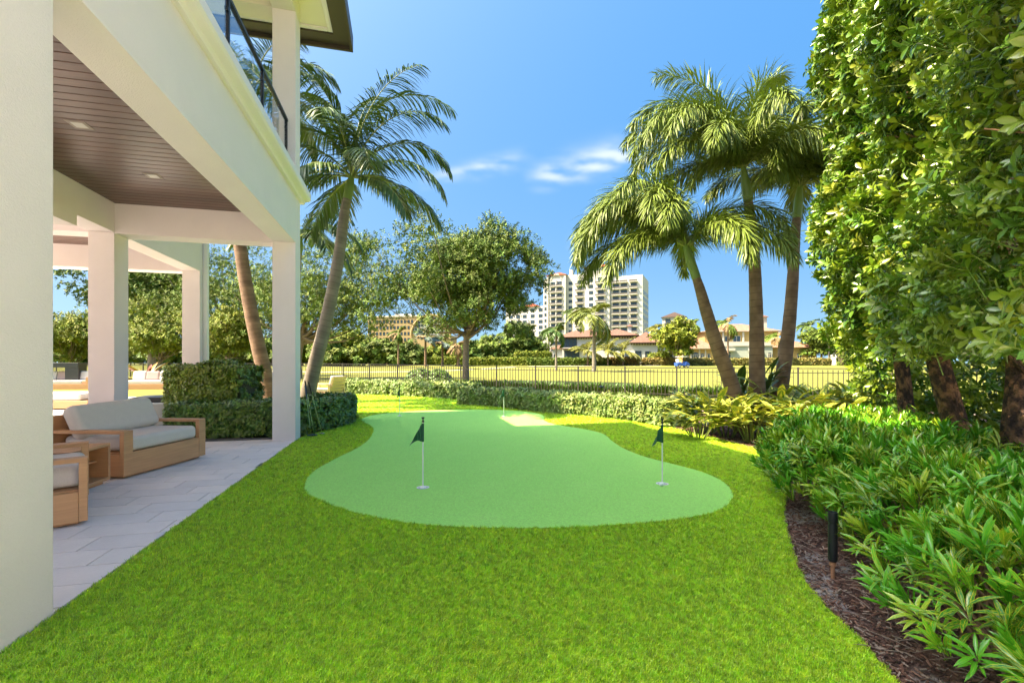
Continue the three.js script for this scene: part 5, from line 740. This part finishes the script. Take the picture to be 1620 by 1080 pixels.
{ // office block with glazed arch
  const d = 215, [x, z] = P(640, d), t = thing('office_building', 'cream office block with rows of square windows and arched glass front', 'building', [x, gy(200), z], -0.15), m = d / FPX, X = px => (px - 640) * m, Yt = py => HT(py, d) - gy(200);
  mesh('wall', box(X(578), X(668), -1, Yt(501), -18, 0), B.cream, t); mesh('parapet', box(X(577), X(668), Yt(501), Yt(499), -18.3, 0.3), B.pale, t); mesh('penthouse', box(X(618), X(646), Yt(499), Yt(495), -14, -4), B.white, t);
  for (let r = 0; r < 4; r++) for (let i = 0; i < 15; i++) win(t, X(582) + i * 1.75, Yt(508.5 + r * 9.5), 1.05, 1.5, 0.0, B.frame);
  const R = 9.5, cx = X(684), cy = Yt(531), a = mesh('arch_rim', new THREE.TorusGeometry(R, 0.55, 6, 30, Math.PI).translate(cx, cy, 1.2), B.cream, t);
  mesh('arch_glass', new THREE.CircleGeometry(R, 30, 0, Math.PI).translate(cx, cy, 0.9), B.glass, t); mesh('arch_wall', box(cx - R, cx + R, -1, cy - 0.01, -10, 0.85), B.cream, t);
  for (let i = -5; i <= 5; i++) { const w = Math.sqrt(Math.max(0, R * R - (i * 1.6) ** 2)); mesh('mullion', box(cx + i * 1.6 - 0.08, cx + i * 1.6 + 0.08, cy, cy + w, 0.91, 1.06), B.pale, t); if (i >= 0) { const y = i * 1.6 + 0.4, ww = Math.sqrt(Math.max(0, R * R - y * y)); if (ww > 1) mesh('mullion', box(cx - ww, cx + ww, cy + y, cy + y + 0.16, 1.065, 1.16), B.pale, t); } }
}
{ // white house with brown tiled hips
  const d = 108, [x, z] = P(955, d), t = thing('villa', 'white two storey house with brown tiled hip roofs and small tiled chimney tower', 'house', [x, gy(d) - 0.1, z], -0.28), m = d / FPX, X = px => (px - 955) * m, Yt = py => HT(py, d) - gy(d) + 0.1;
  mesh('wall', box(X(889), X(1000), 0, Yt(532), -12, 0), B.white, t); mesh('wall', box(X(872), X(888.9), 0, Yt(551), -9, -1), B.white, t); mesh('wall', box(X(1000.1), X(1036), 0, Yt(543), -10, 2.2), B.white, t);
  mesh('roof', hipRoof(X(901), X(962), -12, 0, Yt(532), 2.2, 0.9), B.tile, t); mesh('roof', hipRoof(X(945), X(1003), -11, 0.3, Yt(531), 1.9, 0.9), B.tile, t); mesh('roof', hipRoof(X(886), X(930), -10, 0.15, Yt(532.4), 1.9, 0.9), B.tile, t); mesh('roof', hipRoof(X(1001), X(1037), -10, 2.2, Yt(543), 2.6, 0.9), B.tile, t); mesh('roof', hipRoof(X(872), X(889), -9, -1, Yt(551), 1.0, 0.6), B.tile, t);
  for (const [a, b, y, zz] of [[882, 1008, 532, 0], [996, 1042, 543, 2.2]]) { mesh('eave', box(X(a) - 0.2, X(b) + 0.2, Yt(y) - 0.22, Yt(y) - 0.02, zz - 0.5, zz + 0.85), B.eave, t); for (let q = a + 2; q < b; q += 4) mesh('bracket', box(X(q) - 0.12, X(q) + 0.12, Yt(y) - 0.55, Yt(y) - 0.225, zz + 0.003, zz + 0.5), B.eave, t); }
  mesh('chimney', box(X(991.5), X(997), Yt(530), Yt(515.5), -4, -3), B.white, t); mesh('chimney_cap', hipRoof(X(991.5), X(997), -4, -3, Yt(515.3), 0.5, 0.35), B.tile, t);
  win(t, X(901), Yt(542.5), 3.5, 2.5, 0, B.frame, 4); win(t, X(904.5), Yt(561), 3.7, 2.1, 0, B.frame, 4); win(t, X(876), Yt(563), 0.8, 0.9, -1); win(t, X(1022), Yt(561.5), 1.2, 1.5, 2.2); win(t, X(1008), Yt(563), 1.4, 2.2, 2.2, B.frame, 2);
  mesh('canopy', box(X(889.5), X(930), Yt(552), Yt(550.5), 0.003, 1.4), B.eave, t);
  for (const p of [984, 990.5, 997]) { const q = mesh('porch_opening', box(X(p) - 0.42, X(p) + 0.42, 0.1, Yt(560), 0.004, 0.05), B.glass, t); mesh('arch_head', new THREE.CircleGeometry(0.42, 14, 0, Math.PI).translate(X(p), Yt(560), 0.04), B.glass, q); }
  mesh('string_course', box(X(889.2), X(930), Yt(550.3), Yt(549.2), 0.003, 0.2), B.pale, t);
}
{ // yellow villa
  const d = 104, [x, z] = P(1185, d), t = thing('villa', 'yellow two storey villa with pale terracotta roofs and arched white windows', 'house', [x, gy(d) - 0.1, z], -0.2), m = d / FPX, X = px => (px - 1185) * m, Yt = py => HT(py, d) - gy(d) + 0.1;
  const yel = std([0.42, 0.28, 0.10], 0.85), trimW = std([0.46, 0.43, 0.37], 0.8), aqua = std([0.36, 0.40, 0.35], 0.8);
  mesh('wall', box(X(1122), X(1232), 0, Yt(523), -14, -2), yel, t); mesh('wall', box(X(1086), X(1134), 0, Yt(551), -10, 1), yel, t); mesh('wall', box(X(1134.1), X(1216), 0, Yt(546.5), -2, 1.5), aqua, t); mesh('wall', box(X(1216.1), X(1280), 0, Yt(550), -12, 0.6), yel, t);
  mesh('roof', hipRoof(X(1122), X(1232), -14, -2, Yt(523), 2.2, 0.8), B.tilePale, t); mesh('roof', hipRoof(X(1086), X(1134), -10, 1, Yt(551), 2.6, 0.7), B.tilePale, t); mesh('roof', hipRoof(X(1222), X(1280), -12, 0.6, Yt(550), 1.9, 0.7), B.tilePale, t);
  mesh('eave', box(X(1117), X(1237), Yt(523.5), Yt(522.2), -2.7, -1.25), trimW, t); mesh('eave', box(X(1082), X(1138), Yt(551.8), Yt(550.6), 0.4, 1.65), trimW, t); mesh('cornice', box(X(1133), X(1217), Yt(547.5), Yt(546), 1.503, 1.8), trimW, t);
  mesh('chimney', box(X(1215), X(1224), Yt(520), Yt(498), -7, -5.7), trimW, t); mesh('chimney_cap', hipRoof(X(1215), X(1224), -7, -5.7, Yt(498), 0.55, 0.4), B.tile, t);
  mesh('balustrade', box(X(1140), X(1214), Yt(546), Yt(540.5), 1.25, 1.33), std([0.45, 0.40, 0.34], 0.7), t);
  win(t, X(1156), Yt(538), 1.0, 2.2, -2, trimW); win(t, X(1168), Yt(537), 0.9, 2.0, -2, trimW, 1); win(t, X(1173.5), Yt(537), 0.9, 2.0, -2, trimW, 1); mesh('pilaster', box(X(1179), X(1181.5), Yt(546), Yt(524), -1.997, -1.6), trimW, t); mesh('pilaster', box(X(1149), X(1151), Yt(546), Yt(524), -1.997, -1.6), trimW, t);
  const arch = (px, w, h, zz, panes) => { win(t, X(px), 1.0 + h / 2, w, h, zz, trimW, panes); const g = mesh('arch_head', new THREE.CircleGeometry(w / 2, 14, 0, Math.PI).scale(1, 0.55, 1).translate(X(px), 1.0 + h, zz + 0.03), B.glass, t); };
  for (const [p, w, n] of [[1091.5, 0.75, 2], [1103.5, 1.75, 4], [1114.5, 0.75, 2], [1124, 0.6, 1]]) arch(p, w, 1.6, 1.0, n); for (const [p, w, n] of [[1149, 2.0, 3], [1185, 1.0, 2], [1212, 0.8, 2]]) arch(p, w, 1.7, 1.5, n); for (const [p, w, n] of [[1256, 1.0, 2], [1271, 0.8, 2]]) arch(p, w, 1.5, 0.6, n);
  for (const p of [1085.5, 1097, 1110, 1119, 1134.2]) mesh('pilaster', box(X(p) - 0.14, X(p) + 0.14, 0, Yt(552), 1.003, 1.18), trimW, t);
  for (const [p, w] of [[1149, 3.4], [1190, 2.6]]) mesh('awning', box(X(p) - w / 2, X(p) + w / 2, Yt(555), Yt(551), 1.65, 2.5), trimW, t);
}
{ // low house with screened pool cage
  const d = 112, [x, z] = P(790, d), t = thing('bungalow', 'low house with tan tiled roof and white framed screen enclosure', 'house', [x, gy(d) - 0.1, z], 0), m = d / FPX, X = px => (px - 790) * m, Yt = py => HT(py, d) - gy(d) + 0.1, scr = std([0.7, 0.7, 0.68], 0.5);
  mesh('wall', box(X(770), X(838), 0, Yt(560), -12, -1), std([0.58, 0.66, 0.66], 0.85), t); mesh('roof', hipRoof(X(768), X(842), -12, -1, Yt(560), 1.9, 0.8), std([0.52, 0.36, 0.25], 0.9), t); mesh('fascia', box(X(766), X(844), Yt(561), Yt(559.8), -1.6, -0.15), B.white, t);
  const y1 = Yt(561), y2 = Yt(555); for (let p = 716; p <= 783; p += 8.4) { mesh('screen_post', box(X(p) - 0.05, X(p) + 0.05, 0, y1, 1.0, 1.1), scr, t); mesh('screen_rafter', put(box(-0.04, 0.04, 0, Math.hypot(y2 - y1, 3.2), -0.04, 0.04), X(p), y1, 1.05, -Math.atan2(3.2, y2 - y1)), scr, t); }
  for (const [yy, zz] of [[y1, 1.05], [y2, -2.15], [Yt(567), 1.05]]) mesh('screen_beam', box(X(716), X(783), yy - 0.05, yy + 0.05, zz - 0.055, zz + 0.055), scr, t);
  win(t, X(775), Yt(567), 2.2, 1.4, -1, B.frame, 2); win(t, X(800), Yt(566), 2.4, 1.3, -1, B.frame, 2);
  const d2 = 106, [ax, az] = P(1362, d2), a = thing('villa', 'small white porch of a house beside the tall hedge', 'house', [ax, gy(d2) - 0.1, az], 0);
  mesh('wall', box(-3.2, 3, 0, 3.4, -6, -1), B.white, a); for (const q of [-2.8, -0.9, 1.0, 2.7]) mesh('column', new THREE.CylinderGeometry(0.2, 0.22, 3.2, 12).translate(q, 1.6, 0), B.white, a); mesh('roof', hipRoof(-3.2, 3, -6, 0.3, 3.4, 1.6, 0.5), B.tilePale, a); win(a, -1.8, 1.6, 1.0, 1.6, -1, B.frame, 2); win(a, 0.2, 1.6, 1.0, 1.6, -1, B.frame, 2);
}
{ // golf cart with driver and the cart path
  const d = 80, [x, z] = P(1079, d), t = thing('golf_cart', 'small blue golf cart with white canopy parked in front of the bronze hedge', 'golf cart', [x, gy(d), z], 0.15), blue = std([0.03, 0.10, 0.42], 0.35);
  const body = new THREE.Shape([[-1.1, 0.3], [-1.15, 0.75], [-0.75, 0.82], [-0.35, 0.8], [-0.3, 0.5], [0.35, 0.45], [0.55, 0.95], [1.0, 0.75], [1.15, 0.5], [1.12, 0.3]].map(p => new THREE.Vector2(...p)));
  mesh('body', boxUV(new THREE.ExtrudeGeometry(body, { depth: 1.1, bevelEnabled: true, bevelSize: 0.04, bevelThickness: 0.04, bevelSegments: 2 }).translate(0, 0, -0.55)), blue, t); mesh('seat', box(-0.78, -0.3, 0.86, 0.98, -0.5, 0.5, 0.04), M.white, t); mesh('backrest', put(box(-0.05, 0.05, 0, 0.45, -0.5, 0.5, 0.03), -0.8, 0.98, 0, 0, 0, 0.15), M.white, t);
  mesh('canopy', box(-0.95, 0.75, 1.82, 1.9, -0.58, 0.58, 0.035), M.white, t); for (const [a, b] of [[-0.85, -0.52], [-0.85, 0.52], [0.6, -0.52], [0.6, 0.52]]) mesh('canopy_post', box(a - 0.02, a + 0.02, 0.84, 1.82, b - 0.02, b + 0.02), M.blackMetal, t);
  for (const [a, b] of [[-0.75, -0.5], [-0.75, 0.5], [0.78, -0.5], [0.78, 0.5]]) { const w = mesh('wheel', new THREE.CylinderGeometry(0.23, 0.23, 0.18, 18).rotateX(Math.PI / 2).translate(a, 0.23, b * 1.15), M.blackStone, t); mesh('hub', new THREE.CylinderGeometry(0.11, 0.11, 0.19, 14).rotateX(Math.PI / 2).translate(a, 0.23, b * 1.15), M.white, w); }
  const pg = [], c = new THREE.CatmullRomCurve3([[-60, 64], [-36, 62], [-22, 58], [-12, 61], [-4, 72], [4, 86], [30, 92]].map(p => V(p[0], 0, p[1]))); const L = [], R = []; c.getPoints(60).forEach(p => { L.push([p.x, p.z - 0.7]); R.push([p.x, p.z + 0.9]); });
  const pos = [], idx = []; L.forEach((p, i) => { pos.push(p[0], gy(p[1]) + 0.03, -p[1], R[i][0], gy(R[i][1]) + 0.03, -R[i][1]); if (i) { const k = i * 2; idx.push(k - 2, k - 1, k, k - 1, k + 1, k); } }); const g = new THREE.BufferGeometry(); g.setAttribute('position', new THREE.Float32BufferAttribute(pos, 3)); g.setIndex(idx.reverse()); g.computeVertexNormals(); structure('cart_path', g, std([0.55, 0.53, 0.50], 0.9), 'pale concrete cart path across the golf course');
}
renderer.render(scene, camera);
